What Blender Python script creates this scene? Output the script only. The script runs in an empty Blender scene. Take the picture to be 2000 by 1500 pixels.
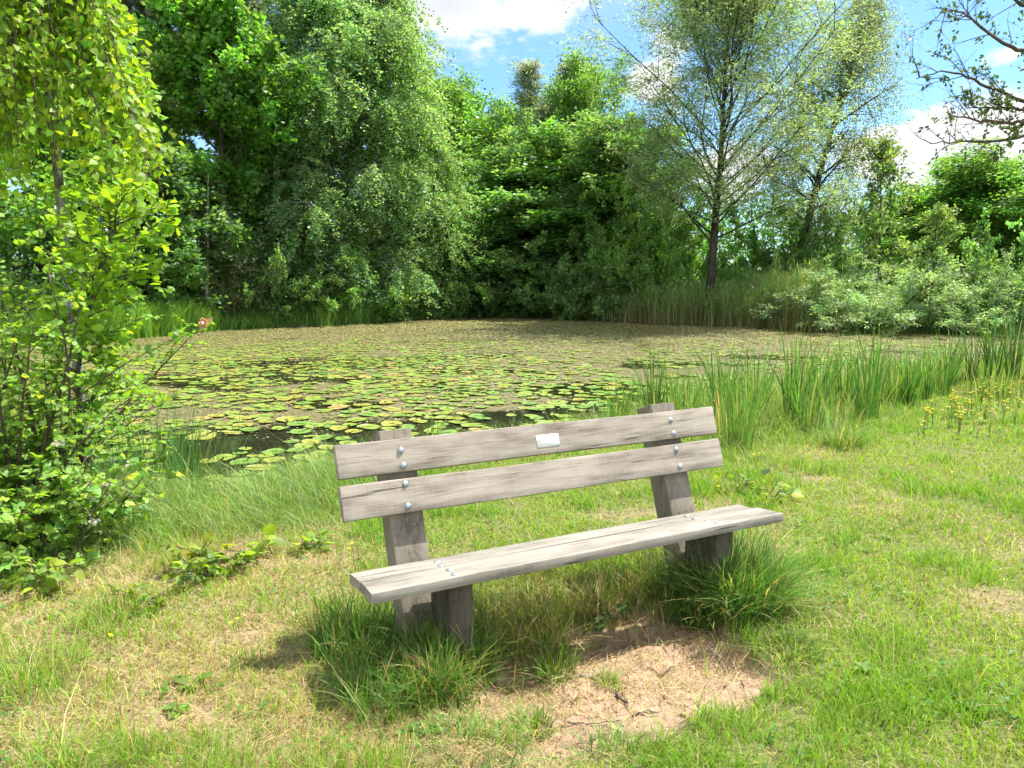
import bpy, math, random
import numpy as np
from mathutils import Matrix, Vector

R = math.radians
sc = bpy.context.scene
COL = sc.collection
PI = math.pi

# ------------------------------------------------------------------ camera
F = 1464.83          # focal length in photograph pixels (2000 wide)
PITCH = 0.1376
CAMZ = 1.58
cam = bpy.data.cameras.new('camera')
camo = bpy.data.objects.new('camera', cam)
COL.objects.link(camo)
camo.location = (0, 0, CAMZ)
camo.rotation_euler = (PI / 2 - PITCH, 0, 0)
cam.sensor_width = 36.0
cam.lens = F / 2000 * 36
cam.clip_start = 0.05
cam.clip_end = 4000
sc.camera = camo


def ray(px, py):
    X = (px - 1000) / F
    V = -(py - 750) / F
    c, s = math.cos(PITCH), math.sin(PITCH)
    return np.array([X, c + V * s, -s + V * c])


def gp(px, py, z=0.0):
    """ground point seen at a place of the photograph, on the level z"""
    d = ray(px, py)
    t = (z - CAMZ) / d[2]
    return np.array([0, 0, CAMZ]) + d * t


def at(px, py, Y):
    d = ray(px, py)
    return np.array([0, 0, CAMZ]) + d * (Y / d[1])


# ------------------------------------------------------------------ noise
def vnoise(x, y, scale, seed=0):
    x = np.asarray(x, float) / scale + 1000.3
    y = np.asarray(y, float) / scale + 1000.7
    xi = np.floor(x).astype(np.int64)
    yi = np.floor(y).astype(np.int64)
    fx, fy = x - xi, y - yi
    fx = fx * fx * (3 - 2 * fx)
    fy = fy * fy * (3 - 2 * fy)

    def h(a, b):
        n = (a * 374761393 + b * 668265263 + seed * 982451653) & 0xFFFFFFFF
        n = ((n ^ (n >> 13)) * 1274126177) & 0xFFFFFFFF
        n = n ^ (n >> 16)
        return (n & 0xFFFFFF) / float(0xFFFFFF)
    a = h(xi, yi); b = h(xi + 1, yi); c = h(xi, yi + 1); d = h(xi + 1, yi + 1)
    return (a * (1 - fx) + b * fx) * (1 - fy) + (c * (1 - fx) + d * fx) * fy


def fbm(x, y, scale, seed=0, o=3):
    s, a, t = 0, 1.0, 0
    for i in range(o):
        s = s + a * vnoise(x, y, scale / 2 ** i, seed + 17 * i)
        t += a
        a *= .5
    return s / t


def sstep(a, b, x):
    t = np.clip((x - a) / (b - a), 0, 1)
    return t * t * (3 - 2 * t)


def sdist(poly, x, y):
    """signed distance to a closed polygon, positive outside"""
    x = np.asarray(x, float); y = np.asarray(y, float)
    best = np.full(x.shape, 1e9)
    inside = np.zeros(x.shape, bool)
    n = len(poly)
    for i in range(n):
        ax, ay = poly[i]; bx, by = poly[(i + 1) % n]
        dx, dy = bx - ax, by - ay
        t = np.clip(((x - ax) * dx + (y - ay) * dy) / (dx * dx + dy * dy + 1e-12), 0, 1)
        best = np.minimum(best, (x - ax - t * dx) ** 2 + (y - ay - t * dy) ** 2)
        c = (ay > y) != (by > y)
        if abs(by - ay) > 1e-12:
            inside ^= c & (x < (bx - ax) * (y - ay) / (by - ay) + ax)
    d = np.sqrt(best)
    return np.where(inside, -d, d)


# ------------------------------------------------------------------ mesh helpers
def make_mesh(name, V, faces, mat=None, col=None, attrs=None, smooth=False):
    """faces: list of integer arrays (m, k)"""
    V = np.asarray(V, np.float32)
    me = bpy.data.meshes.new(name)
    me.vertices.add(len(V))
    me.vertices.foreach_set('co', V.ravel())
    loops, starts, tot, p = [], [], [], 0
    for f in faces:
        f = np.asarray(f, np.int32)
        if len(f) == 0:
            continue
        m, k = f.shape
        loops.append(f.ravel())
        starts.append(p + np.arange(m, dtype=np.int32) * k)
        tot.append(np.full(m, k, np.int32))
        p += m * k
    loops = np.concatenate(loops); starts = np.concatenate(starts); tot = np.concatenate(tot)
    me.loops.add(len(loops))
    me.loops.foreach_set('vertex_index', loops)
    me.polygons.add(len(starts))
    me.polygons.foreach_set('loop_start', starts)
    me.polygons.foreach_set('loop_total', tot)
    if smooth:
        me.polygons.foreach_set('use_smooth', np.ones(len(starts), bool))
    if col is not None:
        a = me.color_attributes.new('col', 'FLOAT_COLOR', 'POINT')
        c = np.ones((len(V), 4), np.float32)
        c[:, :3] = col
        a.data.foreach_set('color', c.ravel())
    for k, v in (attrs or {}).items():
        a = me.attributes.new(k, 'FLOAT', 'POINT')
        a.data.foreach_set('value', np.asarray(v, np.float32))
    me.update(calc_edges=True)
    if mat is not None:
        me.materials.append(mat)
    return me


def link(name, me, parent=None):
    o = bpy.data.objects.new(name, me)
    COL.objects.link(o)
    if parent is not None:
        o.parent = parent
    return o


def tag(o, label=None, cat=None, group=None, kind=None):
    if label: o['label'] = label
    if cat: o['category'] = cat
    if group: o['group'] = group
    if kind: o['kind'] = kind
    return o


def thing(name, label, cat, loc=(0, 0, 0), rz=0, group=None):
    o = link(name, None)
    o.empty_display_size = .2
    o.location = loc
    o.rotation_euler = (0, 0, rz)
    return tag(o, label, cat, group)


def copy_thing(root, loc, rz=0, scale=(1, 1, 1), label=None, group=None):
    c = root.copy(); COL.objects.link(c)
    c.location = loc; c.rotation_euler = (0, 0, rz); c.scale = scale
    if label: c['label'] = label
    if group: c['group'] = group
    for ch in list(root.children):
        d = ch.copy(); COL.objects.link(d); d.parent = c
        for g in list(ch.children):
            e = g.copy(); COL.objects.link(e); e.parent = d
    return c


class Geo:
    """collects vertices and faces of several pieces of one mesh"""
    def __init__(s):
        s.V, s.F, s.C, s.n = [], {}, [], 0

    def add(s, V, faces, col=None):
        V = np.asarray(V, float).reshape(-1, 3)
        for f in faces:
            f = np.asarray(f)
            if len(f):
                s.F.setdefault(f.shape[1], []).append(f + s.n)
        s.V.append(V)
        if col is not None:
            s.C.append(np.broadcast_to(np.asarray(col, float), V.shape))
        s.n += len(V)

    def mesh(s, name, mat, smooth=False):
        V = np.concatenate(s.V)
        fs = [np.concatenate(v) for v in s.F.values()]
        col = np.concatenate(s.C) if s.C and sum(map(len, s.C)) == len(V) else None
        return make_mesh(name, V, fs, mat, col, smooth=smooth)


def norm(v):
    v = np.asarray(v, float)
    return v / np.maximum(np.linalg.norm(v, axis=-1, keepdims=True), 1e-9)


def tube(geo, pts, rad, k=6, col=None, cap=True):
    pts = np.asarray(pts, float); n = len(pts)
    rad = np.broadcast_to(np.asarray(rad, float), (n,))
    t = np.gradient(pts, axis=0)
    t = norm(t)
    ref = np.array([0, 0, 1.]) if abs(t[0][2]) < .9 else np.array([1., 0, 0])
    a = norm(np.cross(t, ref)); b = np.cross(t, a)
    ang = np.arange(k) / k * 2 * PI
    ring = a[:, None, :] * np.cos(ang)[None, :, None] + b[:, None, :] * np.sin(ang)[None, :, None]
    V = (pts[:, None, :] + ring * rad[:, None, None]).reshape(-1, 3)
    i = np.arange(n - 1)[:, None] * k; j = np.arange(k)[None, :]; j2 = (j + 1) % k
    q = np.stack([i + j, i + j2, i + k + j2, i + k + j], -1).reshape(-1, 4)
    fs = [q]
    if cap:
        fs += [np.arange(k)[None, ::-1], (np.arange(k) + (n - 1) * k)[None, :]]
    geo.add(V, fs, col)


# leaf outlines: (x across, y along, z out of the plane), faces
def T_rhomb():
    return np.array([[0, 0, 0], [.5, .42, .06], [0, 1, 0], [-.5, .42, .06]]), [np.array([[0, 1, 2, 3]])]


def T_outline(half, fold=.12, droop=.12):
    """half: list of (x, y) up the right edge from base to tip; mirrored on a folded midrib"""
    half = np.array(half, float); m = len(half)
    mid = np.stack([np.zeros(m), half[:, 1], -droop * half[:, 1] ** 2], -1)
    rt = np.stack([half[:, 0], half[:, 1], fold * half[:, 0] - droop * half[:, 1] ** 2], -1)
    lf = rt * np.array([-1, 1, 1])
    V = np.concatenate([mid, rt, lf])
    i = np.arange(m - 1)
    q1 = np.stack([i, m + i, m + i + 1, i + 1], -1)
    q2 = np.stack([i, i + 1, 2 * m + i + 1, 2 * m + i], -1)
    return V, [np.concatenate([q1, q2])]


BIRCH = T_outline([(.03, 0), (.42, .2), (.45, .36), (.25, .68), (.02, 1)])
OVATE = T_outline([(.03, 0), (.34, .16), (.46, .42), (.33, .72), (.02, 1)], .2, .2)
OAK = T_outline([(.03, 0), (.10, .12), (.25, .2), (.15, .3), (.38, .42), (.22, .53), (.46, .66), (.26, .76), (.32, .9), (.02, 1)], .12, .15)
BRAMBLE = T_outline([(.03, 0), (.3, .08), (.36, .2), (.45, .24), (.44, .42), (.48, .46), (.34, .66), (.35, .7), (.12, .9), (.01, 1.05)], .25, .25)
HAW = T_outline([(.04, 0), (.12, .2), (.42, .34), (.28, .46), (.5, .66), (.24, .74), (.2, .96), (.02, 1)], .15, .1)
RHOMB = T_rhomb()


def scatter_leaves(geo, tpl, P, D, N, L, W, col):
    """one leaf per row: P base, D along, N normal, L length, W width factor"""
    tv, tf = tpl
    D = norm(D)
    N = norm(N - (N * D).sum(-1, keepdims=True) * D)
    S = np.cross(D, N)
    n, k = len(P), len(tv)
    L = np.broadcast_to(L, (n,))[:, None, None]
    W = np.broadcast_to(W, (n,))[:, None, None]
    V = (P[:, None, :] + S[:, None, :] * tv[None, :, 0:1] * L * W
         + D[:, None, :] * tv[None, :, 1:2] * L + N[:, None, :] * tv[None, :, 2:3] * L)
    fs = [(f[None, :, :] + (np.arange(n) * k)[:, None, None]).reshape(-1, f.shape[1]) for f in tf]
    C = np.repeat(np.asarray(col, float), k, axis=0)
    geo.add(V.reshape(-1, 3), fs, C)


def vary(rng, base, n, amt=.22, hue=.12):
    base = np.asarray(base, float)
    b = np.exp(rng.normal(0, amt, (n, 1)))
    h = rng.normal(0, hue, (n, 1))
    return np.clip(base * b * np.concatenate([1 + h, np.ones_like(h), 1 - h], 1), .004, .95)


def blades(geo, P, H, W, az, bend, col, segs=2, face=None, tipcol=None, droop=.35):
    """grass blades: ribbons that taper to a point and arch towards az"""
    n = len(P)
    H = np.broadcast_to(H, (n,)); W = np.broadcast_to(W, (n,)); bend = np.broadcast_to(bend, (n,))
    dirh = np.stack([np.cos(az), np.sin(az), np.zeros(n)], -1)
    fa = az + PI / 2 if face is None else face
    side = np.stack([np.cos(fa), np.sin(fa), np.zeros(n)], -1)
    ts = np.linspace(0, 1, segs + 1)
    V = np.zeros((n, 2 * segs + 1, 3)); C = np.zeros((n, 2 * segs + 1, 3))
    tipcol = col if tipcol is None else tipcol
    for i, t in enumerate(ts):
        c = P + dirh * (bend * H * (t ** 1.8))[:, None]
        c = c + np.array([0, 0, 1.]) * (H * (t - droop * np.minimum(bend, 1.8) * t * t))[:, None]
        cc = col * (1 - t) + tipcol * t
        w = W * (1 - .55 * t) * .5
        if i < segs:
            V[:, 2 * i] = c - side * w[:, None]
            V[:, 2 * i + 1] = c + side * w[:, None]
            C[:, 2 * i] = cc; C[:, 2 * i + 1] = cc
        else:
            V[:, 2 * i] = c; C[:, 2 * i] = cc
    k = 2 * segs + 1
    base = (np.arange(n) * k)[:, None]
    qs = [base + np.array([[2 * i, 2 * i + 1, 2 * i + 3, 2 * i + 2]]) for i in range(segs - 1)]
    fs = [base + np.array([[2 * segs - 2, 2 * segs - 1, 2 * segs]])]
    if qs:
        fs.append(np.concatenate(qs))
    geo.add(V.reshape(-1, 3), fs, C.reshape(-1, 3))


# ------------------------------------------------------------------ materials
def new_mat(name):
    m = bpy.data.materials.new(name)
    m.use_nodes = True
    nt = m.node_tree
    nt.nodes.clear()
    return m, nt


def nd(nt, t, **kw):
    n = nt.nodes.new(t)
    for k, v in kw.items():
        if k == 'inp':
            for a, b in v.items():
                n.inputs[a].default_value = b
        else:
            setattr(n, k, v)
    return n


def leaf_mat(name, trans=.4, rough=.55, spec=.3, tcol=(1.25, 1.25, .55), rnd=.0):
    m, nt = new_mat(name)
    L = nt.links.new
    out = nd(nt, 'ShaderNodeOutputMaterial')
    at_ = nd(nt, 'ShaderNodeAttribute', attribute_name='col')
    src = at_.outputs['Color']
    if rnd:
        oi = nd(nt, 'ShaderNodeObjectInfo')
        hs = nd(nt, 'ShaderNodeHueSaturation')
        mr = nd(nt, 'ShaderNodeMapRange', inp={3: 1 - rnd, 4: 1 + rnd})
        L(oi.outputs['Random'], mr.inputs[0]); L(mr.outputs[0], hs.inputs['Value'])
        L(src, hs.inputs['Color']); src = hs.outputs['Color']
    b = nd(nt, 'ShaderNodeBsdfPrincipled', inp={'Roughness': rough, 'Specular IOR Level': spec})
    t = nd(nt, 'ShaderNodeBsdfTranslucent')
    mu = nd(nt, 'ShaderNodeMix', data_type='RGBA', blend_type='MULTIPLY', inp={0: 1.0})
    mu.inputs[7].default_value = (*tcol, 1)
    mx = nd(nt, 'ShaderNodeMixShader', inp={0: trans})
    L(src, b.inputs['Base Color']); L(src, mu.inputs[6]); L(mu.outputs[2], t.inputs['Color'])
    L(b.outputs[0], mx.inputs[1]); L(t.outputs[0], mx.inputs[2]); L(mx.outputs[0], out.inputs[0])
    return m


def bark_mat(name, c1, c2, scale=8, stretch=.25):
    m, nt = new_mat(name)
    L = nt.links.new
    out = nd(nt, 'ShaderNodeOutputMaterial')
    tc = nd(nt, 'ShaderNodeTexCoord')
    mp = nd(nt, 'ShaderNodeMapping'); mp.inputs['Scale'].default_value = (1, 1, stretch)
    n1 = nd(nt, 'ShaderNodeTexNoise', inp={'Scale': scale, 'Detail': 6, 'Roughness': .65})
    cr = nd(nt, 'ShaderNodeValToRGB')
    cr.color_ramp.elements[0].color = (*c1, 1); cr.color_ramp.elements[0].position = .35
    cr.color_ramp.elements[1].color = (*c2, 1); cr.color_ramp.elements[1].position = .65
    b = nd(nt, 'ShaderNodeBsdfPrincipled', inp={'Roughness': .9, 'Specular IOR Level': .15})
    bp = nd(nt, 'ShaderNodeBump', inp={'Strength': .6, 'Distance': .02})
    L(tc.outputs['Object'], mp.inputs[0]); L(mp.outputs[0], n1.inputs['Vector'])
    L(n1.outputs['Fac'], cr.inputs[0]); L(cr.outputs[0], b.inputs['Base Color'])
    L(n1.outputs['Fac'], bp.inputs['Height']); L(bp.outputs[0], b.inputs['Normal'])
    L(b.outputs[0], out.inputs[0])
    return m


def plain_mat(name, col, rough=.6, metal=0, spec=.4, noise=0, nscale=40, bump=0):
    m, nt = new_mat(name)
    L = nt.links.new
    out = nd(nt, 'ShaderNodeOutputMaterial')
    b = nd(nt, 'ShaderNodeBsdfPrincipled', inp={'Roughness': rough, 'Metallic': metal, 'Specular IOR Level': spec, 'Base Color': (*col, 1)})
    if noise:
        tc = nd(nt, 'ShaderNodeTexCoord')
        n1 = nd(nt, 'ShaderNodeTexNoise', inp={'Scale': nscale, 'Detail': 5})
        cr = nd(nt, 'ShaderNodeValToRGB')
        cr.color_ramp.elements[0].color = (*[c * (1 - noise) for c in col], 1); cr.color_ramp.elements[0].position = .3
        cr.color_ramp.elements[1].color = (*[min(1, c * (1 + noise)) for c in col], 1); cr.color_ramp.elements[1].position = .7
        L(tc.outputs['Object'], n1.inputs['Vector']); L(n1.outputs['Fac'], cr.inputs[0]); L(cr.outputs[0], b.inputs['Base Color'])
        if bump:
            bp = nd(nt, 'ShaderNodeBump', inp={'Strength': bump, 'Distance': .004})
            L(n1.outputs['Fac'], bp.inputs['Height']); L(bp.outputs[0], b.inputs['Normal'])
    L(b.outputs[0], out.inputs[0])
    return m


def wood_mat(name, axis, light, dark, seed, saw=.5):
    """weathered oak: grain along one axis of the part, saw marks across it"""
    m, nt = new_mat(name)
    L = nt.links.new
    out = nd(nt, 'ShaderNodeOutputMaterial')
    tc = nd(nt, 'ShaderNodeTexCoord')

    def mapped(along, across, off=0.):
        mp = nd(nt, 'ShaderNodeMapping')
        s = [across, across, across]; s['xyz'.index(axis)] = along
        mp.inputs['Scale'].default_value = s
        mp.inputs['Location'].default_value = (seed + off, seed * 1.7, seed * .6)
        L(tc.outputs['Object'], mp.inputs[0])
        return mp.outputs[0]
    # cathedral grain: warped bands
    w = nd(nt, 'ShaderNodeTexNoise', inp={'Scale': 1, 'Detail': 3, 'Roughness': .5, 'Distortion': .6})
    L(mapped(1.1, 11.), w.inputs['Vector'])
    wm = nd(nt, 'ShaderNodeMath', operation='MULTIPLY', inp={1: 34.})
    L(w.outputs['Fac'], wm.inputs[0])
    sn = nd(nt, 'ShaderNodeMath', operation='SINE'); L(wm.outputs[0], sn.inputs[0])
    # fine fibres
    f1 = nd(nt, 'ShaderNodeTexNoise', inp={'Scale': 1, 'Detail': 5, 'Roughness': .7})
    L(mapped(6., 260., 3), f1.inputs['Vector'])
    # weather blotches
    bl = nd(nt, 'ShaderNodeTexNoise', inp={'Scale': 1, 'Detail': 4, 'Roughness': .6})
    L(mapped(3.5, 9., 7), bl.inputs['Vector'])
    # saw marks across the grain
    sw = nd(nt, 'ShaderNodeTexNoise', inp={'Scale': 1, 'Detail': 2, 'Roughness': .6})
    L(mapped(190., 5., 11), sw.inputs['Vector'])
    # checks: thin dark cracks along the grain
    ck = nd(nt, 'ShaderNodeTexNoise', inp={'Scale': 1, 'Detail': 2, 'Roughness': .5, 'Distortion': .4})
    L(mapped(2.2, 48., 19), ck.inputs['Vector'])
    ckr = nd(nt, 'ShaderNodeMapRange', inp={1: .275, 2: .315, 3: 1, 4: 0})
    L(ck.outputs['Fac'], ckr.inputs[0])

    def mix(a, b, fac):
        n = nd(nt, 'ShaderNodeMix', data_type='FLOAT'); n.inputs[0].default_value = fac
        L(a, n.inputs[2]); L(b, n.inputs[3]); return n.outputs[0]
    sr = nd(nt, 'ShaderNodeMapRange', inp={1: -1, 2: 1, 3: .3, 4: .7}); L(sn.outputs[0], sr.inputs[0])
    h = mix(f1.outputs['Fac'], sr.outputs[0], .3)
    h = mix(h, bl.outputs['Fac'], .45)
    h = mix(h, sw.outputs['Fac'], saw * .45)
    cr = nd(nt, 'ShaderNodeValToRGB')
    e = cr.color_ramp.elements
    e[0].position = .385; e[0].color = (*dark, 1)
    e[1].position = .595; e[1].color = (*light, 1)
    mid = cr.color_ramp.elements.new(.48); mid.color = (*[.45 * a + .55 * b for a, b in zip(dark, light)], 1)
    L(h, cr.inputs[0])
    cm = nd(nt, 'ShaderNodeMix', data_type='RGBA'); cm.inputs[7].default_value = (.045, .04, .035, 1)
    cf = nd(nt, 'ShaderNodeMath', operation='MULTIPLY', inp={1: .75}); L(ckr.outputs[0], cf.inputs[0])
    L(cf.outputs[0], cm.inputs[0]); L(cr.outputs[0], cm.inputs[6])
    b = nd(nt, 'ShaderNodeBsdfPrincipled', inp={'Roughness': .82, 'Specular IOR Level': .25})
    L(cm.outputs[2], b.inputs['Base Color'])
    hh = nd(nt, 'ShaderNodeMath', operation='SUBTRACT'); L(h, hh.inputs[0]); L(ckr.outputs[0], hh.inputs[1])
    bp = nd(nt, 'ShaderNodeBump', inp={'Strength': .55, 'Distance': .004})
    L(hh.outputs[0], bp.inputs['Height']); L(bp.outputs[0], b.inputs['Normal'])
    L(b.outputs[0], out.inputs[0])
    return m


M = {}
M['leaf'] = leaf_mat('leaf', .5, .42, .45, tcol=(2.1, 2.0, .75), rnd=.12)
M['leaf_near'] = leaf_mat('leaf_near', .5, .5, .35, tcol=(1.7, 1.75, .45))
M['needle'] = leaf_mat('needle', .38, .6, .25, tcol=(1.5, 1.6, .8), rnd=.1)
M['grass'] = leaf_mat('grass', .38, .55, .2, tcol=(1.5, 1.5, .5))
M['pad'] = leaf_mat('lily_leaf', .12, .32, .5)
M['weed'] = leaf_mat('pond_weed', .12, .5, .4)
M['petal'] = leaf_mat('petal', .3, .5, .3)
M['bark'] = bark_mat('bark', (.035, .03, .022), (.10, .09, .07))
M['pine_bark'] = bark_mat('pine_bark', (.10, .05, .028), (.22, .13, .08), 5)
M['birch_bark'] = bark_mat('birch_bark', (.09, .085, .075), (.36, .34, .31), 7, 1.6)
M['willow_bark'] = bark_mat('willow_bark', (.022, .020, .015), (.07, .063, .048), 6)
M['twig'] = bark_mat('twig', (.06, .045, .03), (.14, .11, .08), 30)
M['deadwood'] = bark_mat('deadwood', (.16, .13, .10), (.33, .29, .24), 25)

# ------------------------------------------------------------------ light and sky
SUN_EL = R(62.5)
SUN_AZ = (0.8972, 0.4412)          # along the bench, from the right and slightly ahead
sun = bpy.data.lights.new('sun', 'SUN')
sun.energy = 4.6
sun.angle = R(.53)
sun.color = (1, .965, .89)
so = bpy.data.objects.new('sun', sun)
COL.objects.link(so)
sd_ = Vector((SUN_AZ[0] * math.cos(SUN_EL), SUN_AZ[1] * math.cos(SUN_EL), math.sin(SUN_EL)))
so.rotation_euler = sd_.to_track_quat('Z', 'Y').to_euler()
so.location = (20, 10, 40)


def build_world():
    w = bpy.data.worlds.new('World')
    sc.world = w
    w.use_nodes = True
    nt = w.node_tree
    nt.nodes.clear()
    L = nt.links.new
    out = nd(nt, 'ShaderNodeOutputWorld')
    sky = nd(nt, 'ShaderNodeTexSky', sky_type='NISHITA', sun_disc=False)
    sky.sun_elevation = SUN_EL
    sky.sun_rotation = math.atan2(SUN_AZ[0], SUN_AZ[1])
    sky.altitude = 30
    sky.air_density = 1.0; sky.dust_density = .6; sky.ozone_density = 1.6
    bg = nd(nt, 'ShaderNodeBackground', inp={'Strength': .088})
    tn = nd(nt, 'ShaderNodeMix', data_type='RGBA', blend_type='MULTIPLY', inp={0: 1.0}); tn.inputs[7].default_value = (*SKYTINT, 1)
    L(sky.outputs[0], tn.inputs[6]); L(tn.outputs[2], bg.inputs[0])
    tc = nd(nt, 'ShaderNodeTexCoord')
    sp = nd(nt, 'ShaderNodeSeparateXYZ'); L(tc.outputs['Generated'], sp.inputs[0])

    def ma(op, a, b=None, clamp=False):
        n = nd(nt, 'ShaderNodeMath', operation=op, use_clamp=clamp)
        for i, v in enumerate((a, b)):
            if v is None: continue
            if isinstance(v, (int, float)): n.inputs[i].default_value = v
            else: L(v, n.inputs[i])
        return n.outputs[0]
    az = ma('ARCTAN2', sp.outputs[0], sp.outputs[1])
    el = ma('ARCSINE', sp.outputs[2])
    cb_ = nd(nt, 'ShaderNodeCombineXYZ'); L(az, cb_.inputs[0]); L(el, cb_.inputs[1])

    def blob(px, py, rx, ry, amp=1.0):
        d = norm(ray(px, py)); a0 = math.atan2(d[0], d[1]); e0 = math.asin(d[2])
        v = nd(nt, 'ShaderNodeVectorMath', operation='MULTIPLY_ADD')
        sx, sy = F / rx, F / ry
        v.inputs[1].default_value = (sx, sy, 0)
        v.inputs[2].default_value = (-a0 * sx, -e0 * sy, 0)
        L(cb_.outputs[0], v.inputs[0])
        ln = nd(nt, 'ShaderNodeVectorMath', operation='LENGTH'); L(v.outputs[0], ln.inputs[0])
        m = nd(nt, 'ShaderNodeMath', operation='MULTIPLY_ADD', use_clamp=True, inp={1: -amp, 2: amp})
        L(ln.outputs['Value'], m.inputs[0])
        return m.outputs[0]
    bl = [blob(830, -20, 330, 150, 1.45), blob(1055, 0, 170, 100, 1.35), blob(690, 60, 200, 150, 1.2), blob(855, 105, 75, 34, .62),
          blob(1920, 300, 360, 135, 1.6), blob(1740, 300, 200, 105, 1.3), blob(1850, 90, 90, 34, .55), blob(1968, 105, 70, 34, .9),
          blob(1290, 150, 150, 140, .85), blob(1420, 330, 220, 120, .95), blob(900, 350, 240, 110, .9), blob(330, 200, 180, 170, .85)]
    tot = bl[0]
    for b in bl[1:]:
        tot = ma('MAXIMUM', tot, b)
    vm = nd(nt, 'ShaderNodeVectorMath', operation='MULTIPLY'); vm.inputs[1].default_value = (1, 1, 1.9)
    L(tc.outputs['Generated'], vm.inputs[0])
    n1 = nd(nt, 'ShaderNodeTexNoise', inp={'Scale': 8.5, 'Detail': 6, 'Roughness': .62, 'Distortion': .15})
    L(vm.outputs[0], n1.inputs['Vector'])
    # unseen clouds added behind the camera as fill light on the tree fronts
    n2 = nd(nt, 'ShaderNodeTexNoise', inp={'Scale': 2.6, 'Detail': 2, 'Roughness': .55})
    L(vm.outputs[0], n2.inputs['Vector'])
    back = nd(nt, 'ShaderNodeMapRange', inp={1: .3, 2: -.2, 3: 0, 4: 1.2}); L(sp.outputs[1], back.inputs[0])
    fill_clouds = ma('MULTIPLY', ma('SUBTRACT', n2.outputs['Fac'], .36), ma('MULTIPLY', back.outputs[0], 5.0), True)
    tot = ma('MAXIMUM', tot, fill_clouds)
    dens = ma('ADD', ma('MULTIPLY', tot, .62), ma('MULTIPLY', ma('SUBTRACT', n1.outputs['Fac'], .5), 1.15))
    mr = nd(nt, 'ShaderNodeMapRange', interpolation_type='SMOOTHSTEP', inp={1: .27, 2: .47}); L(dens, mr.inputs[0])
    veil = nd(nt, 'ShaderNodeMapRange', interpolation_type='SMOOTHSTEP', inp={1: .45, 2: .8, 3: .0, 4: .3}); L(n2.outputs['Fac'], veil.inputs[0])
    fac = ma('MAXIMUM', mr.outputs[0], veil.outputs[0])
    shade = nd(nt, 'ShaderNodeValToRGB')
    e = shade.color_ramp.elements
    e[0].position = .35; e[0].color = (1, 1, 1, 1)
    e[1].position = .95; e[1].color = (.62, .67, .80, 1)
    sh = ma('ADD', ma('MULTIPLY', dens, .8), ma('MULTIPLY', ma('SUBTRACT', n2.outputs['Fac'], .5), 1.2))
    L(sh, shade.inputs[0])
    cb = nd(nt, 'ShaderNodeBackground')
    cs = nd(nt, 'ShaderNodeMapRange', inp={1: .35, 2: -.3, 3: CLOUD, 4: CLOUD * 2.0}); L(sp.outputs[1], cs.inputs[0]); L(cs.outputs[0], cb.inputs['Strength'])  # added clouds behind the camera are made brighter to strengthen the fill
    L(shade.outputs[0], cb.inputs[0])
    mx = nd(nt, 'ShaderNodeMixShader')
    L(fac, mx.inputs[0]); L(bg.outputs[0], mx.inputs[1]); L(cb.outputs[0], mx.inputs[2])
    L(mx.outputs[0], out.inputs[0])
    w.cycles.sampling_method = 'MANUAL'
    w.cycles.sample_map_resolution = 512


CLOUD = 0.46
SKYTINT = (.68, .93, 1.14)
EXPO = 1.4
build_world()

# ------------------------------------------------------------------ pond outline and terrain
WZ = -0.30
near_px = [(-60, 975), (100, 985), (300, 992), (450, 978), (560, 962), (650, 934), (760, 912), (850, 897), (1000, 874), (1150, 846), (1280, 824),
           (1450, 803), (1600, 775), (1750, 755), (1850, 737), (1950, 718), (2080, 702), (2250, 690)]
far_px = [(2200, 672), (1980, 662), (1880, 655), (1780, 653), (1680, 652), (1560, 648), (1480, 640), (1400, 637), (1300, 635), (1180, 628),
          (1080, 622), (1000, 620), (930, 618), (850, 622), (780, 625), (700, 633), (620, 638), (520, 642), (420, 646), (330, 656), (250, 663), (180, 668),
          (60, 680), (-60, 695), (-250, 720), (-420, 770)]
ctrl = np.array([gp(x, y, WZ)[:2] for x, y in near_px + far_px] + [(-9.5, 8.4), (-6.6, 6.6)])


def catmull(P, m=5):
    out = []
    n = len(P)
    for i in range(n):
        p0, p1, p2, p3 = P[i - 1], P[i], P[(i + 1) % n], P[(i + 2) % n]
        for t in np.linspace(0, 1, m, endpoint=False):
            out.append(.5 * ((2 * p1) + (-p0 + p2) * t + (2 * p0 - 5 * p1 + 4 * p2 - p3) * t * t + (-p0 + 3 * p1 - 3 * p2 + p3) * t ** 3))
    return np.array(out)


POND = catmull(ctrl, 3)
POND = POND + np.stack([vnoise(POND[:, 0], POND[:, 1], 1.1, 5) - .5, vnoise(POND[:, 0], POND[:, 1], 1.1, 6) - .5], -1) * .35

# bench frame
ROT, TILT, LEAN, NT = .4569, .0079, .3501, .1009
bu = np.array([math.cos(ROT), math.sin(ROT)]); bn = np.array([math.sin(ROT), -math.cos(ROT)])
BO = np.array([.2454, 3.3308])


def benchuv(x, y):
    dx, dy = x - BO[0], y - BO[1]
    return dx * bu[0] + dy * bu[1], dx * bn[0] + dy * bn[1]


SAND = np.array([gp(*p)[:2] for p in [(975, 1285), (1080, 1230), (1200, 1185), (1340, 1200), (1430, 1240), (1490, 1298), (1485, 1395), (1390, 1428), (1265, 1432), (1130, 1465), (1005, 1445), (930, 1395)]])


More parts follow.
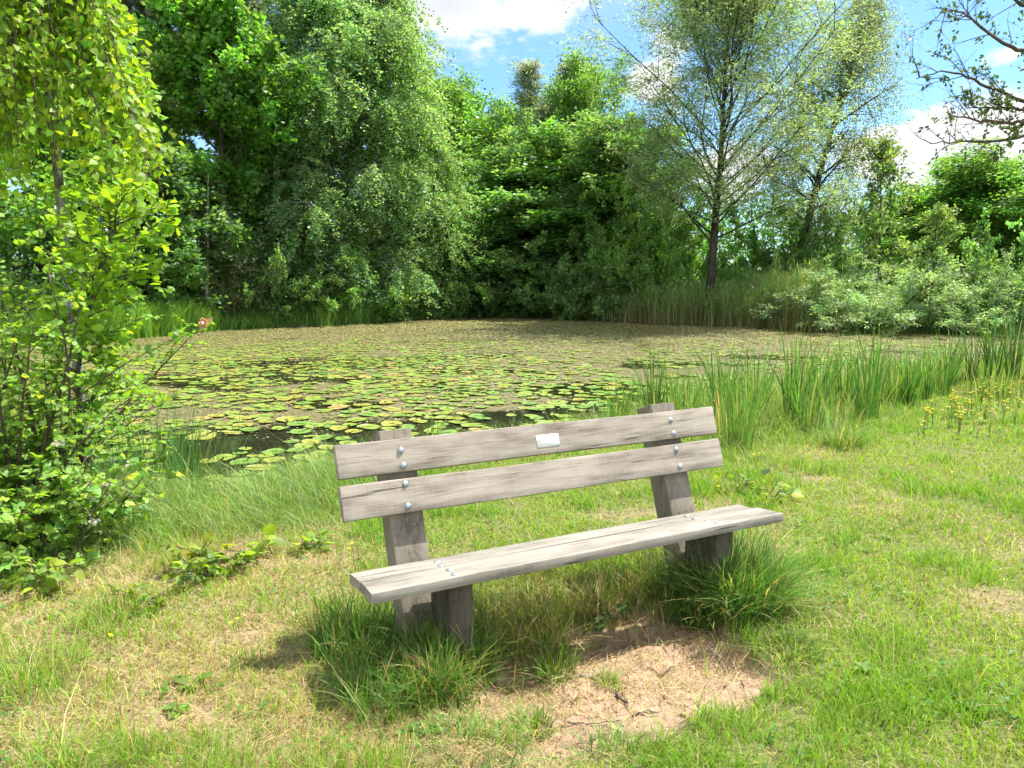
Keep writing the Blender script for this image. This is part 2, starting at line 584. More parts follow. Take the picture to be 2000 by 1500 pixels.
def f_sand(x, y):
    s = sdist(SAND, x, y)
    w = (fbm(x, y, .25, 31, 4) - .5) * .58
    v = sstep(.07, -.09, s + w)
    for (px, py, rr) in [(1575, 935, .22), (1220, 1012, .30), (720, 1470, .20), (250, 1130, .22), (460, 1245, .12), (330, 1400, .18), (540, 1480, .2), (1960, 1180, .15), (1760, 1005, .14), (1050, 1495, .16)]:
        g = gp(px, py)
        d = np.hypot((x - g[0]) * .8, (y - g[1]) * 1.2)
        v = np.maximum(v, .42 * sstep(rr, rr * .35, d + (fbm(x, y, .16, 47) - .5) * .28))
    return v


def f_dry(x, y):
    a = gp(690, 1060)[:2]; b = gp(985, 1500)[:2]
    d = b - a
    side = ((x - a[0]) * d[1] - (y - a[1]) * d[0]) / np.hypot(*d)      # >0 on the left as seen from the camera
    left = sstep(-.35, .45, side)
    n = fbm(x, y, .55, 71)
    left = left * sstep(1.2, 2.3, sdist(POND, x, y))
    return np.clip(left * (.25 + .85 * n) + .45 * sstep(.58, .8, fbm(x, y, .8, 83)), 0, 1)


def terrain(x, y, fine=True):
    x = np.asarray(x, float); y = np.asarray(y, float)
    s = sdist(POND, x, y)
    z = np.where(s > 0, WZ + .32 * (1 - np.exp(-np.maximum(s, 0) / .75)), WZ + np.maximum(s * .45, -.7))
    bump = (fbm(x, y, 1.3, 11) - .5) * .05 * sstep(.3, 1.5, s)
    z = z + bump
    if fine:
        u, n = benchuv(x, y)
        sa = f_sand(x, y)
        z = z - .055 * sa * sstep(2.2, .6, np.hypot(x - .6, y - 2.9))
        z = z + sa * ((fbm(x, y, .16, 91, 4) - .5) * .055 + (vnoise(x, y, .04, 93) - .5) * .014)
        # scooped hollow at the right of the bare patch
        g = gp(1385, 1268)
        z = z - .06 * np.exp(-(((x - g[0]) / .12) ** 2 + ((y - g[1]) / .1) ** 2))
        g = gp(1010, 1320)
        z = z - .04 * np.exp(-(((x - g[0]) / .12) ** 2 + ((y - g[1]) / .14) ** 2))
    return z


def axis_pts(parts):
    out = []
    for a, b, st in parts:
        out.append(np.arange(a, b, st))
    return np.unique(np.round(np.concatenate(out), 5))


xs = axis_pts([(-1.4, 2.0, .018), (-9, 12, .16), (-24, 30, .6)])
xs = np.unique(np.concatenate([xs, -np.geomspace(24, 900, 16), np.geomspace(30, 900, 16)]))
ys = axis_pts([(1.9, 4.0, .018), (.4, 16, .16), (16, 48, .6)])
ys = np.unique(np.concatenate([ys, .4 - np.geomspace(.6, 300, 12), np.geomspace(48, 1500, 16)]))
gx, gy = np.meshgrid(xs, ys)
gz = terrain(gx.ravel(), gy.ravel())
nx, ny = len(xs), len(ys)
ii = (np.arange(ny - 1)[:, None] * nx + np.arange(nx - 1)[None, :]).ravel()
quads = np.stack([ii, ii + 1, ii + nx + 1, ii + nx], -1)
sa = f_sand(gx.ravel(), gy.ravel()); dr = f_dry(gx.ravel(), gy.ravel())
dr = dr * sstep(14, 8, np.hypot(gx.ravel(), gy.ravel()))
mud = sstep(.5, -.05, sdist(POND, gx.ravel(), gy.ravel()))


def ground_mat():
    m, nt = new_mat('ground_soil')
    L = nt.links.new
    out = nd(nt, 'ShaderNodeOutputMaterial')
    tc = nd(nt, 'ShaderNodeTexCoord')

    def noise(s, det=6, ro=.6):
        n = nd(nt, 'ShaderNodeTexNoise', inp={'Scale': s, 'Detail': det, 'Roughness': ro}); L(tc.outputs['Object'], n.inputs['Vector']); return n.outputs['Fac']

    def ramp(fac, a, b, p0=.35, p1=.65):
        r = nd(nt, 'ShaderNodeValToRGB'); e = r.color_ramp.elements
        e[0].position = p0; e[0].color = (*a, 1); e[1].position = p1; e[1].color = (*b, 1)
        L(fac, r.inputs[0]); return r.outputs[0]

    def mixc(f, a, b):
        n = nd(nt, 'ShaderNodeMix', data_type='RGBA'); L(f, n.inputs[0]); L(a, n.inputs[6]); L(b, n.inputs[7]); return n.outputs[2]

    def attr(k):
        n = nd(nt, 'ShaderNodeAttribute', attribute_name=k); return n.outputs['Fac']
    thatch = ramp(noise(45), (.07, .085, .025), (.20, .19, .07))
    straw = ramp(noise(60), (.20, .15, .075), (.42, .33, .19))
    sand = ramp(noise(26, 8, .65), (.22, .145, .092), (.40, .28, .185), .34, .68)
    mudc = ramp(noise(12), (.02, .018, .012), (.05, .04, .025))
    c = mixc(attr('dry'), thatch, straw)
    c = mixc(attr('sand'), c, sand)
    c = mixc(attr('mud'), c, mudc)
    b = nd(nt, 'ShaderNodeBsdfPrincipled', inp={'Roughness': .95, 'Specular IOR Level': .1})
    L(c, b.inputs['Base Color'])
    bp = nd(nt, 'ShaderNodeBump', inp={'Strength': .7, 'Distance': .012})
    L(noise(90, 8, .7), bp.inputs['Height']); L(bp.outputs[0], b.inputs['Normal'])
    L(b.outputs[0], out.inputs[0])
    return m


g = link('ground', make_mesh('ground', np.stack([gx.ravel(), gy.ravel(), gz], -1), [quads], ground_mat(), attrs={'sand': sa, 'dry': dr, 'mud': mud}, smooth=True))
tag(g, kind='structure')


def water_mat():
    """dark pond water; where the film attribute is high an olive film of weed and pollen lies on it"""
    m, nt = new_mat('pond_water')
    L = nt.links.new
    out = nd(nt, 'ShaderNodeOutputMaterial')
    tc = nd(nt, 'ShaderNodeTexCoord')
    n = nd(nt, 'ShaderNodeTexNoise', inp={'Scale': 3.5, 'Detail': 3}); L(tc.outputs['Object'], n.inputs['Vector'])
    b = nd(nt, 'ShaderNodeBsdfPrincipled', inp={'Base Color': (.018, .018, .010, 1), 'Roughness': .05, 'IOR': 1.33, 'Specular IOR Level': .5})
    bp = nd(nt, 'ShaderNodeBump', inp={'Strength': .10, 'Distance': .02})
    L(n.outputs['Fac'], bp.inputs['Height']); L(bp.outputs[0], b.inputs['Normal'])
    at_ = nd(nt, 'ShaderNodeAttribute', attribute_name='film')
    n2 = nd(nt, 'ShaderNodeTexNoise', inp={'Scale': 9, 'Detail': 6, 'Roughness': .7}); L(tc.outputs['Object'], n2.inputs['Vector'])
    ad = nd(nt, 'ShaderNodeMath', operation='ADD'); L(at_.outputs['Fac'], ad.inputs[0]); L(n2.outputs['Fac'], ad.inputs[1])
    mr = nd(nt, 'ShaderNodeMapRange', interpolation_type='SMOOTHSTEP', inp={1: .98, 2: 1.14}); L(ad.outputs[0], mr.inputs[0])
    n3 = nd(nt, 'ShaderNodeTexNoise', inp={'Scale': 40, 'Detail': 4, 'Roughness': .7}); L(tc.outputs['Object'], n3.inputs['Vector'])
    cr = nd(nt, 'ShaderNodeValToRGB'); e = cr.color_ramp.elements
    e[0].position = .35; e[0].color = (.095, .082, .034, 1); e[1].position = .65; e[1].color = (.175, .155, .062, 1)
    L(n3.outputs['Fac'], cr.inputs[0])
    f = nd(nt, 'ShaderNodeBsdfPrincipled', inp={'Roughness': .45, 'Specular IOR Level': .35})
    bp2 = nd(nt, 'ShaderNodeBump', inp={'Strength': .4, 'Distance': .01}); L(n3.outputs['Fac'], bp2.inputs['Height']); L(bp2.outputs[0], f.inputs['Normal'])
    L(cr.outputs[0], f.inputs['Base Color'])
    mx = nd(nt, 'ShaderNodeMixShader'); L(mr.outputs[0], mx.inputs[0]); L(b.outputs[0], mx.inputs[1]); L(f.outputs[0], mx.inputs[2])
    L(mx.outputs[0], out.inputs[0])
    return m


def weed_cover(x, y):
    m = fbm(x, y * 1.6, 2.2, 401, 4)
    far = sstep(13, 23, y - .2 * x)
    return np.clip(sstep(8.8, 11.5, y - .28 * x) * sstep(.36, .55, m) * (1 - far) + far * sstep(.10, .30, m + .10), 0, 1)


lo, hi = POND.min(0) - .5, POND.max(0) + .5
wx, wy = np.meshgrid(np.linspace(lo[0], hi[0], 130), np.linspace(lo[1], hi[1], 130))
wi = (np.arange(129)[:, None] * 130 + np.arange(129)[None, :]).ravel()
w = link('pond_water', make_mesh('pond_water', np.stack([wx.ravel(), wy.ravel(), np.full(wx.size, WZ)], -1), [np.stack([wi, wi + 1, wi + 131, wi + 130], -1)], water_mat(),
                                 attrs={'film': weed_cover(wx.ravel(), wy.ravel()) * .78}, smooth=True))
tag(w, kind='structure')

# ------------------------------------------------------------------ the bench
SEAT_Z = .42
woodA = wood_mat('oak_board', 'x', (.345, .302, .248), (.14, .115, .09), 1.3, .22)
woodB = wood_mat('oak_board_low', 'x', (.345, .302, .248), (.14, .115, .09), 7.9, .22)
woodS = wood_mat('oak_seat', 'x', (.275, .252, .21), (.13, .113, .09), 13.1, .2)
woodT = wood_mat('oak_seat_front', 'x', (.275, .252, .21), (.13, .113, .09), 23.7, .2)
woodP = wood_mat('oak_post', 'z', (.25, .215, .165), (.095, .08, .058), 31.7, .2)
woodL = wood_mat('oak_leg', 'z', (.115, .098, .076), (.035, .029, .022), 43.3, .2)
galv = plain_mat('galvanised_steel', (.33, .37, .39), .48, .75, .5, .4, 160, .3)
white_plate = plain_mat('white_plate', (.82, .83, .82), .3)
ink = plain_mat('grey_engraving', (.50, .52, .55), .6)
dark_steel = plain_mat('dark_steel', (.10, .11, .10), .4, .6)


def beam(x0, x1, c, e1, e2, w, h, bev, seed, nl=44, warp=.0015, axis=(1, 0, 0), edge=None, skew=(0, 0)):
    """a sawn beam: runs along axis from x0 to x1, its section spans w along e1 and h along e2 about c; worn edges"""
    rng = np.random.default_rng(seed)
    axis = np.array(axis, float); e1 = np.array(e1, float); e2 = np.array(e2, float); c = np.array(c, float)
    a, b = w / 2, h / 2
    m1, m2 = 6, 4
    prof = []
    for s, t in ((1, 1), (-1, 1), (-1, -1), (1, -1)):
        cx, cy = s * (a - bev), t * (b - bev)
        a0 = {(1, 1): 0, (-1, 1): 90, (-1, -1): 180, (1, -1): 270}[(s, t)]
        for k in (0, 45, 90):
            th = R(a0 + k)
            prof.append((cx + bev * math.cos(th), cy + bev * math.sin(th)))
    full = []
    for i in range(len(prof)):           # extra points on the long faces
        p, q = prof[i], prof[(i + 1) % len(prof)]
        full.append(p)
        d = math.hypot(q[0] - p[0], q[1] - p[1])
        if d > 3 * bev:
            n = max(2, int(d / .03))
            for k in range(1, n):
                full.append((p[0] + (q[0] - p[0]) * k / n, p[1] + (q[1] - p[1]) * k / n))
    prof = np.array(full); K = len(prof)
    t = np.linspace(0, 1, nl)
    t = np.concatenate([[0, .0012], t[1:-1], [.9988, 1]])
    nl = len(t)
    V = np.zeros((nl, K, 3))
    ph = rng.uniform(0, 6, 8)
    for i, tt in enumerate(t):
        shrink = 1 - (.0018 / max(a, b) if i in (0, nl - 1) else 0)
        off1 = warp * (math.sin(tt * 5 + ph[0]) + .5 * math.sin(tt * 13 + ph[1]))
        off2 = warp * (math.sin(tt * 4 + ph[2]) + .5 * math.sin(tt * 11 + ph[3]))
        pp = prof * shrink
        jit = 1 + .0025 * np.sin(tt * 40 + np.arange(K) * 1.7 + ph[4])
        p1 = pp[:, 0] * jit + off1
        p2 = pp[:, 1] * jit + off2
        if edge is not None:
            p1 = p1 + np.where(pp[:, 0] > 0, edge(tt), 0)
        xx = x0 + (x1 - x0) * tt + (skew[0] * pp[:, 0] + skew[1] * pp[:, 1]) * (1 if tt > .5 else -1) * abs(2 * tt - 1)
        V[i] = c + axis * (xx[:, None]) + e1 * p1[:, None] + e2 * p2[:, None]
    i = np.arange(nl - 1)[:, None] * K; j = np.arange(K)[None, :]; j2 = (j + 1) % K
    q = np.stack([i + j, i + j2, i + K + j2, i + K + j], -1).reshape(-1, 4)
    return V.reshape(-1, 3), [q, np.arange(K)[None, ::-1], (np.arange(K) + (nl - 1) * K)[None, :]]


def mesh_beam(name, mat, parent, *a, **k):
    V, f = beam(*a, **k)
    G = Geo(); G.add(V, f)
    me = G.mesh(name, mat)
    # smooth but for the sawn corners
    me.polygons.foreach_set('use_smooth', np.ones(len(me.polygons), bool))
    me.set_sharp_from_angle(angle=R(40))
    return link(name, me, parent)


# local frame: x along the bench, y away from the sitter, z up
X_ = np.array([math.cos(ROT) * math.cos(TILT), math.sin(ROT) * math.cos(TILT), math.sin(TILT)])
Z0 = np.array([0, 0, 1.]); Z_ = norm(Z0 - X_ * (Z0 @ X_)); Y_ = np.cross(Z_, X_)
bench_o = np.array([BO[0], BO[1], .4234])
root_loc = bench_o - Z_ * SEAT_Z
bench = thing('park_bench', 'weathered grey oak park bench with two backrest boards standing on the grass by the pond', 'bench')
mw = Matrix(((X_[0], Y_[0], Z_[0]), (X_[1], Y_[1], Z_[1]), (X_[2], Y_[2], Z_[2]))).to_4x4()
mw.translation = Vector(root_loc)
bench.matrix_world = mw

UP = np.array([0, math.sin(LEAN), math.cos(LEAN)])         # up the backrest
FN = np.array([0, -math.cos(LEAN), math.sin(LEAN)])        # out of its front
SF = np.array([0, -math.cos(NT), math.sin(NT)])            # along the seat towards the front
SN = np.array([0, math.sin(NT), math.cos(NT)])             # seat normal
OZ = np.array([0, 0, SEAT_Z])
BT = .046


def bolt(parent, pos, nrm, rng, r=.0128, h=.0085):
    nrm = np.array(nrm, float); a = np.array([1., 0, 0]); b = np.cross(nrm, a)
    th0 = rng.uniform(0, 1)
    G = Geo()
    prof = [(1.12, -.001), (1.12, .0014), (1.0, .0022), (.95, h * .45), (.78, h * .78), (.45, h * .95), (.0, h)]
    k = 16
    V = []
    for rr, hh in prof[:-1]:
        for i in range(k):
            t = i / k * 2 * PI + th0
            V.append(pos + (a * math.cos(t) + b * math.sin(t)) * r * rr + nrm * hh)
    V.append(pos + nrm * h)
    n = len(prof) - 1
    q = [[i * k + j, i * k + (j + 1) % k, (i + 1) * k + (j + 1) % k, (i + 1) * k + j] for i in range(n - 1) for j in range(k)]
    t3 = [[(n - 1) * k + j, (n - 1) * k + (j + 1) % k, n * k] for j in range(k)]
    G.add(V, [np.array(q), np.array(t3)])
    link('bolt', G.mesh('bolt', galv, True), parent)


rb = np.random.default_rng(5)
boards = []
for (h0, h1, mat, sd, bolts, sk) in ((.3732, .5162, woodA, 3, (.471, .398), (.03, 0)), (.1984, .3436, woodB, 8, (.317, .228), (.02, 0))):
    c = OZ + UP * (h0 + h1) / 2 - FN * (BT / 2)
    o = mesh_beam('backrest_board', mat, bench, -1.0, 1.0, c, UP, FN, h1 - h0, BT, .004, sd, skew=sk)
    boards.append(o)
    for x in (-.722, .717):
        for hh in bolts:
            bolt(o, OZ + np.array([x + rb.normal(0, .002), 0, 0]) + UP * (hh + rb.normal(0, .003)) + FN * .0008, FN, rb)
TH = .0415


def gap(t):            # the joint opens towards the right
    return -.004 - .017 * math.exp(-((t - .64) / .25) ** 2)


for (v0, v1, mat, sd, x0, x1, dz, bolts, ed) in ((.0234, .1545, woodS, 12, -1.005, 1.012, 0, (.076, .14), gap), (.1575, .3262, woodT, 14, -1.0, 1.022, .003, (.222, .29), None)):
    c = OZ + SF * (v0 + v1) / 2 - SN * (TH / 2 - dz)
    o = mesh_beam('seat_plank', mat, bench, x0, x1, c, SF, SN, v1 - v0, TH, .005, sd, edge=ed, skew=(-.05 if sd == 12 else .02, 0))
    for x in (-.658, .646):
        for v in bolts:
            bolt(o, OZ + np.array([x + rb.normal(0, .004), 0, 0]) + SF * v + SN * (dz + .0006), SN, rb, .0135, .005)
POST_D = .135
for x0, x1, sd in ((-.795, -.647, 21), (.650, .797, 22)):
    c = OZ + np.array([(x0 + x1) / 2, 0, 0]) - FN * (BT + .003 + POST_D / 2)
    mesh_beam('back_post', woodP, bench, -.62, .566, c, [1, 0, 0], -FN, x1 - x0, POST_D, .006, sd, nl=30, axis=UP, warp=.001)
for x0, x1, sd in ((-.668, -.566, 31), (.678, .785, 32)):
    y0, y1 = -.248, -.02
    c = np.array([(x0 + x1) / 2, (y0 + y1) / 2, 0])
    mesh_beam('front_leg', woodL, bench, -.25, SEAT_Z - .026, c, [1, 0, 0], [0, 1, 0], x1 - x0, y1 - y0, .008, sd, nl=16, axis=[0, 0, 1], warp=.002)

# small white plate on the upper board
px0, px1, pu0, pu1 = -.069, .049, .4065, .4645


def plate_box(x0, x1, u0, u1, d0, d1, sk=.0):
    P = []
    for d in (d0, d1):
        for (x, u) in ((x0, u0), (x1, u0), (x1, u1), (x0, u1)):
            P.append(OZ + np.array([x, 0, 0]) + UP * u + FN * d)
    q = np.array([[3, 2, 1, 0], [4, 5, 6, 7], [0, 1, 5, 4], [1, 2, 6, 5], [2, 3, 7, 6], [3, 0, 4, 7]])
    return np.array(P), [q]


G = Geo(); G.add(*plate_box(px0, px1, pu0, pu1, .001, .0035))
plate = link('plaque', G.mesh('plaque', white_plate), boards[0])
plate['label'] = 'small white metal plaque with three faint lines of engraving'
G = Geo()
rt = np.random.default_rng(77)
for uu, xa, xb in ((.4495, -.030, .012), (.4385, -.050, .026), (.4275, -.018, .004)):
    x = xa
    while x < xb:
        wdt = rt.uniform(.0025, .006)
        G.add(*plate_box(x, x + wdt, uu - .0013, uu + .0013, .0036, .0039)); x += wdt + rt.uniform(.001, .0024)
ins = link('inscription', G.mesh('inscription', ink), bench)
ins.parent = boards[0]
for x in (px0 + .009, px1 - .009):
    G = Geo(); c = OZ + np.array([x, 0, 0]) + UP * .4345
    k = 10; V = [c + FN * .0036 + (np.array([1., 0, 0]) * math.cos(t) + UP * math.sin(t)) * .0028 for t in np.arange(k) / k * 2 * PI] + [c + FN * .0052]
    G.add(V, [np.array([[j, (j + 1) % k, k] for j in range(k)])])
    link('screw', G.mesh('screw', dark_steel), boards[0])

# ------------------------------------------------------------------ trees
GOLD = 2.39996


def walk(rng, p, d, L, n, grav=0., jit=.12):
    """a branch: n steps of total length L from p along d, bending up (grav > 0) or down"""
    pts = [np.array(p, float)]
    d = norm(d)
    for i in range(n):
        d = norm(d + np.array([0, 0, grav]) / n + rng.normal(0, jit, 3) / math.sqrt(n))
        pts.append(pts[-1] + d * L / n)
    return np.array(pts)


def interp(pts, t):
    f = t * (len(pts) - 1); i = min(int(f), len(pts) - 2)
    return pts[i] + (pts[i + 1] - pts[i]) * (f - i), norm(pts[i + 1] - pts[i])


class Twigs:
    def __init__(s):
        s.P, s.D, s.L, s.B = [], [], [], []

    def add(s, p, d, l, b):
        s.P.append(p); s.D.append(d); s.L.append(l); s.B.append(b)


def dress(rng, tw, per, leaf, lw, spread, droop, base, tpl=RHOMB, hang=0., upb=.6, amt=.2, hue=.1, clump=.16, yellow=0.):
    """leaves along every twig"""
    G = Geo()
    leaf = leaf * 1.3; per = int(per * 1.45); base = np.array(base) * np.array([2.1, 1.78, 2.5])
    P = np.array(tw.P); D = norm(np.array(tw.D)); L = np.array(tw.L); B = np.array(tw.B)
    n = len(P)
    if n == 0:
        return G
    idx = np.repeat(np.arange(n), per)
    s = rng.uniform(.05, 1, len(idx))
    pos = P[idx] + D[idx] * (L[idx] * s)[:, None]
    pos[:, 2] -= droop * L[idx] * s * s
    pos += rng.normal(0, 1, pos.shape) * spread
    dd = D[idx] * .6 + rng.normal(0, .7, pos.shape) + np.array([0, 0, -hang])
    nn = rng.normal(0, .8, pos.shape) + np.array([0, 0, upb])
    nb = int(B.max()) + 1
    cb = np.exp(rng.normal(0, clump, (nb, 1))) * (1 + rng.normal(0, .06, (nb, 3)))
    col = vary(rng, base, len(idx), amt, hue) * cb[B[idx]]
    if yellow:
        yl = rng.random(len(idx)) < yellow
        col[yl] = col[yl] * np.array([1.9, 1.35, .9])
    scatter_leaves(G, tpl, pos, dd, nn, leaf * rng.uniform(.65, 1.25, len(idx)), lw, np.clip(col, .004, .9))
    return G


def tree(seed, H, Rr, kind, leafcol, leaf=.085, lw=.8, per=22, cb=.18, nl=20, nsub=7, ntw=7, prof=None, r0=None, lean=(0, 0), el=(10, 65), grav=.25,
         twl=.5, spread=.09, droop=.15, hang=.2, upb=.6, stems=1, hangtw=0., bark='bark', mat='leaf', clump=.26, nsubL=.5, yellow=0., amt=.22, skipleaf=0., tpl=RHOMB, limbk=.55):
    """returns (trunk mesh, crown mesh): tapered trunk, limbs, boughs, and leaves on the twigs"""
    rng = np.random.default_rng(seed)
    W = Geo(); tw = Twigs()
    r0 = r0 or H * .016
    prof = prof or (lambda t: math.sin(PI * min(1, .12 + .88 * t) ** .8) ** .7)
    bid = 0
    for st in range(stems):
        a0 = rng.uniform(0, 2 * PI)
        sp = 0 if stems == 1 else rng.uniform(.15, .35)
        p0 = np.array([math.cos(a0), math.sin(a0), 0]) * (0 if stems == 1 else Rr * .12)
        Hs = H * (1 if st == 0 else rng.uniform(.7, .97))
        tr = walk(rng, p0 - np.array([0, 0, .25]), [math.cos(a0) * sp + lean[0] * .5, math.sin(a0) * sp + lean[1] * .5, 1], Hs, 14, .25, .035 if kind == 'willow' else .10)
        tr[:, 0] += lean[0] * Hs * np.linspace(0, 1, len(tr)) ** 2 * .5
        tr[:, 1] += lean[1] * Hs * np.linspace(0, 1, len(tr)) ** 2 * .5
        t = np.linspace(0, 1, len(tr))
        rs = r0 / math.sqrt(stems) ** .7 * (1 - .93 * t ** .85) + .012
        rs[0] *= 1.35
        tube(W, tr, rs, 9)
        n_l = max(4, int(nl / stems ** .6))
        for i in range(n_l):
            tt = (i + .5) / n_l
            h = cb + (1 - cb) * tt ** .92
            p, td = interp(tr, min(.985, h))
            az = i * GOLD + a0 + rng.normal(0, .35)
            e = R(el[0] + (el[1] - el[0]) * tt + rng.normal(0, 8))
            L = max(.25, prof(tt) * Rr * rng.uniform(.75, 1.15) / max(.45, math.cos(e)) ** .6)
            d = np.array([math.cos(az) * math.cos(e), math.sin(az) * math.cos(e), math.sin(e)])
            lb = walk(rng, p, d, L, 7, grav, .22)
            rl = np.interp(h, t, rs) * limbk
            rl = min(rl, .02 + L * .018)
            tube(W, lb, rl * (1 - .85 * np.linspace(0, 1, 8)) + .004, 5, cap=False)
            for j in range(nsub):
                s = .22 + .78 * (j + rng.uniform(.2, .9)) / nsub
                s = min(s, .99)
                q, qd = interp(lb, s)
                ax = norm(np.cross(qd, rng.normal(0, 1, 3)))
                d2 = norm(qd * rng.uniform(.5, .9) + ax * rng.uniform(.45, .9) + np.array([0, 0, .15]))
                L2 = L * nsubL * (1.05 - .55 * s) * rng.uniform(.6, 1.2) + .12
                sb = walk(rng, q, d2, L2, 4, grav * .6, .25)
                tube(W, sb, np.linspace(min(rl * .45, .03), .004, 5), 3, cap=False)
                if rng.random() < skipleaf:
                    continue
                bid += 1
                for k in range(ntw):
                    s2 = min(.99, .15 + .85 * (k + rng.random()) / ntw)
                    u, ud = interp(sb, s2)
                    d3 = norm(ud * .7 + rng.normal(0, .55, 3) + np.array([0, 0, -hangtw]))
                    tw.add(u, d3, twl * rng.uniform(.5, 1.3), bid)
        bid += 1
        for k in range(ntw):
            tw.add(tr[-1], norm(rng.normal(0, .4, 3) + np.array([0, 0, 1])), twl * .8, bid)
    C = dress(rng, tw, per, leaf, lw, spread, droop, leafcol, tpl, hang, upb, amt, .1, clump, yellow)
    return W.mesh('trunk', M[bark], True), C.mesh('crown', M[mat])


def shrub(seed, H, Rr, leafcol, leaf=.07, lw=.7, nst=26, nsub=9, ntw=6, per=16, twl=.35, spread=.06, **kw):
    """a dome of many stems from one root"""
    rng = np.random.default_rng(seed)
    W = Geo(); tw = Twigs(); bid = 0
    for i in range(nst):
        az = i * GOLD
        q = math.sqrt((i + .5) / nst)
        e = R(86 - 74 * q + rng.normal(0, 6))
        L = (H * math.sin(e) ** 1.1 + Rr * math.cos(e)) * rng.uniform(.75, 1.08)
        st = walk(rng, [math.cos(az) * .15 * Rr * q, math.sin(az) * .15 * Rr * q, -.1], [math.cos(az) * math.cos(e), math.sin(az) * math.cos(e), math.sin(e)], L, 8, -.15 * q + .05, .22)
        st[:, 2] = np.maximum(st[:, 2], .06 + .02 * np.arange(len(st)) - .15 * (np.arange(len(st)) == 0))
        tube(W, st, np.linspace(.012 + .008 * H, .004, 9), 5, cap=False)
        for j in range(nsub):
            s = min(.99, .12 + .88 * (j + rng.random()) / nsub)
            p, d = interp(st, s)
            sb = walk(rng, p, norm(d * .6 + rng.normal(0, .6, 3) + np.array([0, 0, .25])), L * .28 * rng.uniform(.5, 1.2), 3, .2, .3)
            tube(W, sb, [.008, .006, .004, .003], 3, cap=False)
            bid += 1
            for k in range(ntw):
                u, ud = interp(sb, min(.99, .1 + .9 * (k + rng.random()) / ntw))
                tw.add(u, norm(ud * .6 + rng.normal(0, .6, 3)), twl * rng.uniform(.5, 1.2), bid)
    k = dict(droop=.1, hang=.1, upb=.6, clump=.16, amt=.22, yellow=0., tpl=RHOMB); k.update(kw)
    C = dress(rng, tw, per, leaf, lw, spread, k['droop'], leafcol, k['tpl'], k['hang'], k['upb'], k['amt'], .1, k['clump'], k['yellow'])
    return W.mesh('trunk', M['bark'], True), C.mesh('crown', M['leaf'])


def pine(seed, H, Rr, cb, nl, col, el=(0, 45), cone=False, per=80, r0=None, rb=1.):
    rng = np.random.default_rng(seed)
    W = Geo(); tw = Twigs(); bid = 0
    tr = walk(rng, [0, 0, -.25], [0, 0, 1], H, 14, .2, .06)
    r0 = r0 or H * .014
    t = np.linspace(0, 1, len(tr)); rs = r0 * (1 - .9 * t) + .012
    tube(W, tr, rs, 9)
    for i in range(nl):
        tt = (i + .5) / nl
        h = cb + (1 - cb) * tt
        p, td = interp(tr, min(.985, h))
        az = i * GOLD + rng.normal(0, .3); e = R(el[0] + (el[1] - el[0]) * tt + rng.normal(0, 10))
        L = Rr * ((1 - tt) * .95 + .1 if cone else math.sin(PI * (.18 + .78 * tt)) ** .8) * rng.uniform(.7, 1.2)
        lb = walk(rng, p, [math.cos(az) * math.cos(e), math.sin(az) * math.cos(e), math.sin(e)], L, 6, .35, .28)
        rl = min(np.interp(h, t, rs) * .5, .02 + .015 * L) * rb
        tube(W, lb, np.linspace(rl, .006, 7), 5, cap=False)
        for j in range(9):
            s = min(.99, .3 + .7 * (j + rng.random()) / 9)
            q, qd = interp(lb, s)
            sb = walk(rng, q, norm(qd * .7 + rng.normal(0, .5, 3) + np.array([0, 0, .3])), L * .3 * rng.uniform(.5, 1.1) + .1, 3, .4, .2)
            tube(W, sb, np.array([.012, .009, .006, .004]) * rb, 3, cap=False)
            bid += 1
            for k in range(4):
                u, ud = interp(sb, min(.99, .4 + .6 * (k + rng.random()) / 4))
                tw.add(u, norm(ud + rng.normal(0, .35, 3)), .28, bid)
    C = dress(rng, tw, per, .13, .13, .05, 0, col, RHOMB, -.2, .1, .22, .08, .2)
    return W.mesh('trunk', M['pine_bark'], True), C.mesh('crown', M['needle'])


def bare(seed, H, Rr):
    """a small dead conifer: whorls of thin bare branches"""
    rng = np.random.default_rng(seed)
    W = Geo(); B = Geo()
    tr = walk(rng, [0, 0, -.2], [0, 0, 1], H, 10, .2, .05)
    tube(W, tr, np.linspace(.05, .012, 11), 7)
    for i in range(70):
        h = .06 + .92 * (i + rng.random()) / 70
        p, d = interp(tr, min(.98, h))
        az = i * GOLD; L = Rr * (1.05 - h) * rng.uniform(.6, 1.15) + .12
        lb = walk(rng, p, [math.cos(az), math.sin(az), .5], L, 5, -.3, .25)
        tube(B, lb, np.linspace(.009, .003, 6), 4, cap=False)
        for j in range(6):
            q, qd = interp(lb, min(.99, .25 + .75 * rng.random()))
            sb = walk(rng, q, qd * .6 + rng.normal(0, .5, 3), L * .3, 3, -.2, .2)
            tube(B, sb, [.006, .005, .004, .003], 3, cap=False)
    return W.mesh('trunk', M['deadwood'], True), B.mesh('crown', M['twig'], True)


KIND = {}
round_top = lambda t: math.sin(PI * (.14 + .80 * t)) ** .6
tall = lambda t: (math.sin(PI * (.16 + .76 * t ** .85))) ** .75
cone_ = lambda t: (.35 + .65 * math.sin(PI * min(1, .25 + .55 * t))) * (1 - .72 * t ** 1.6)

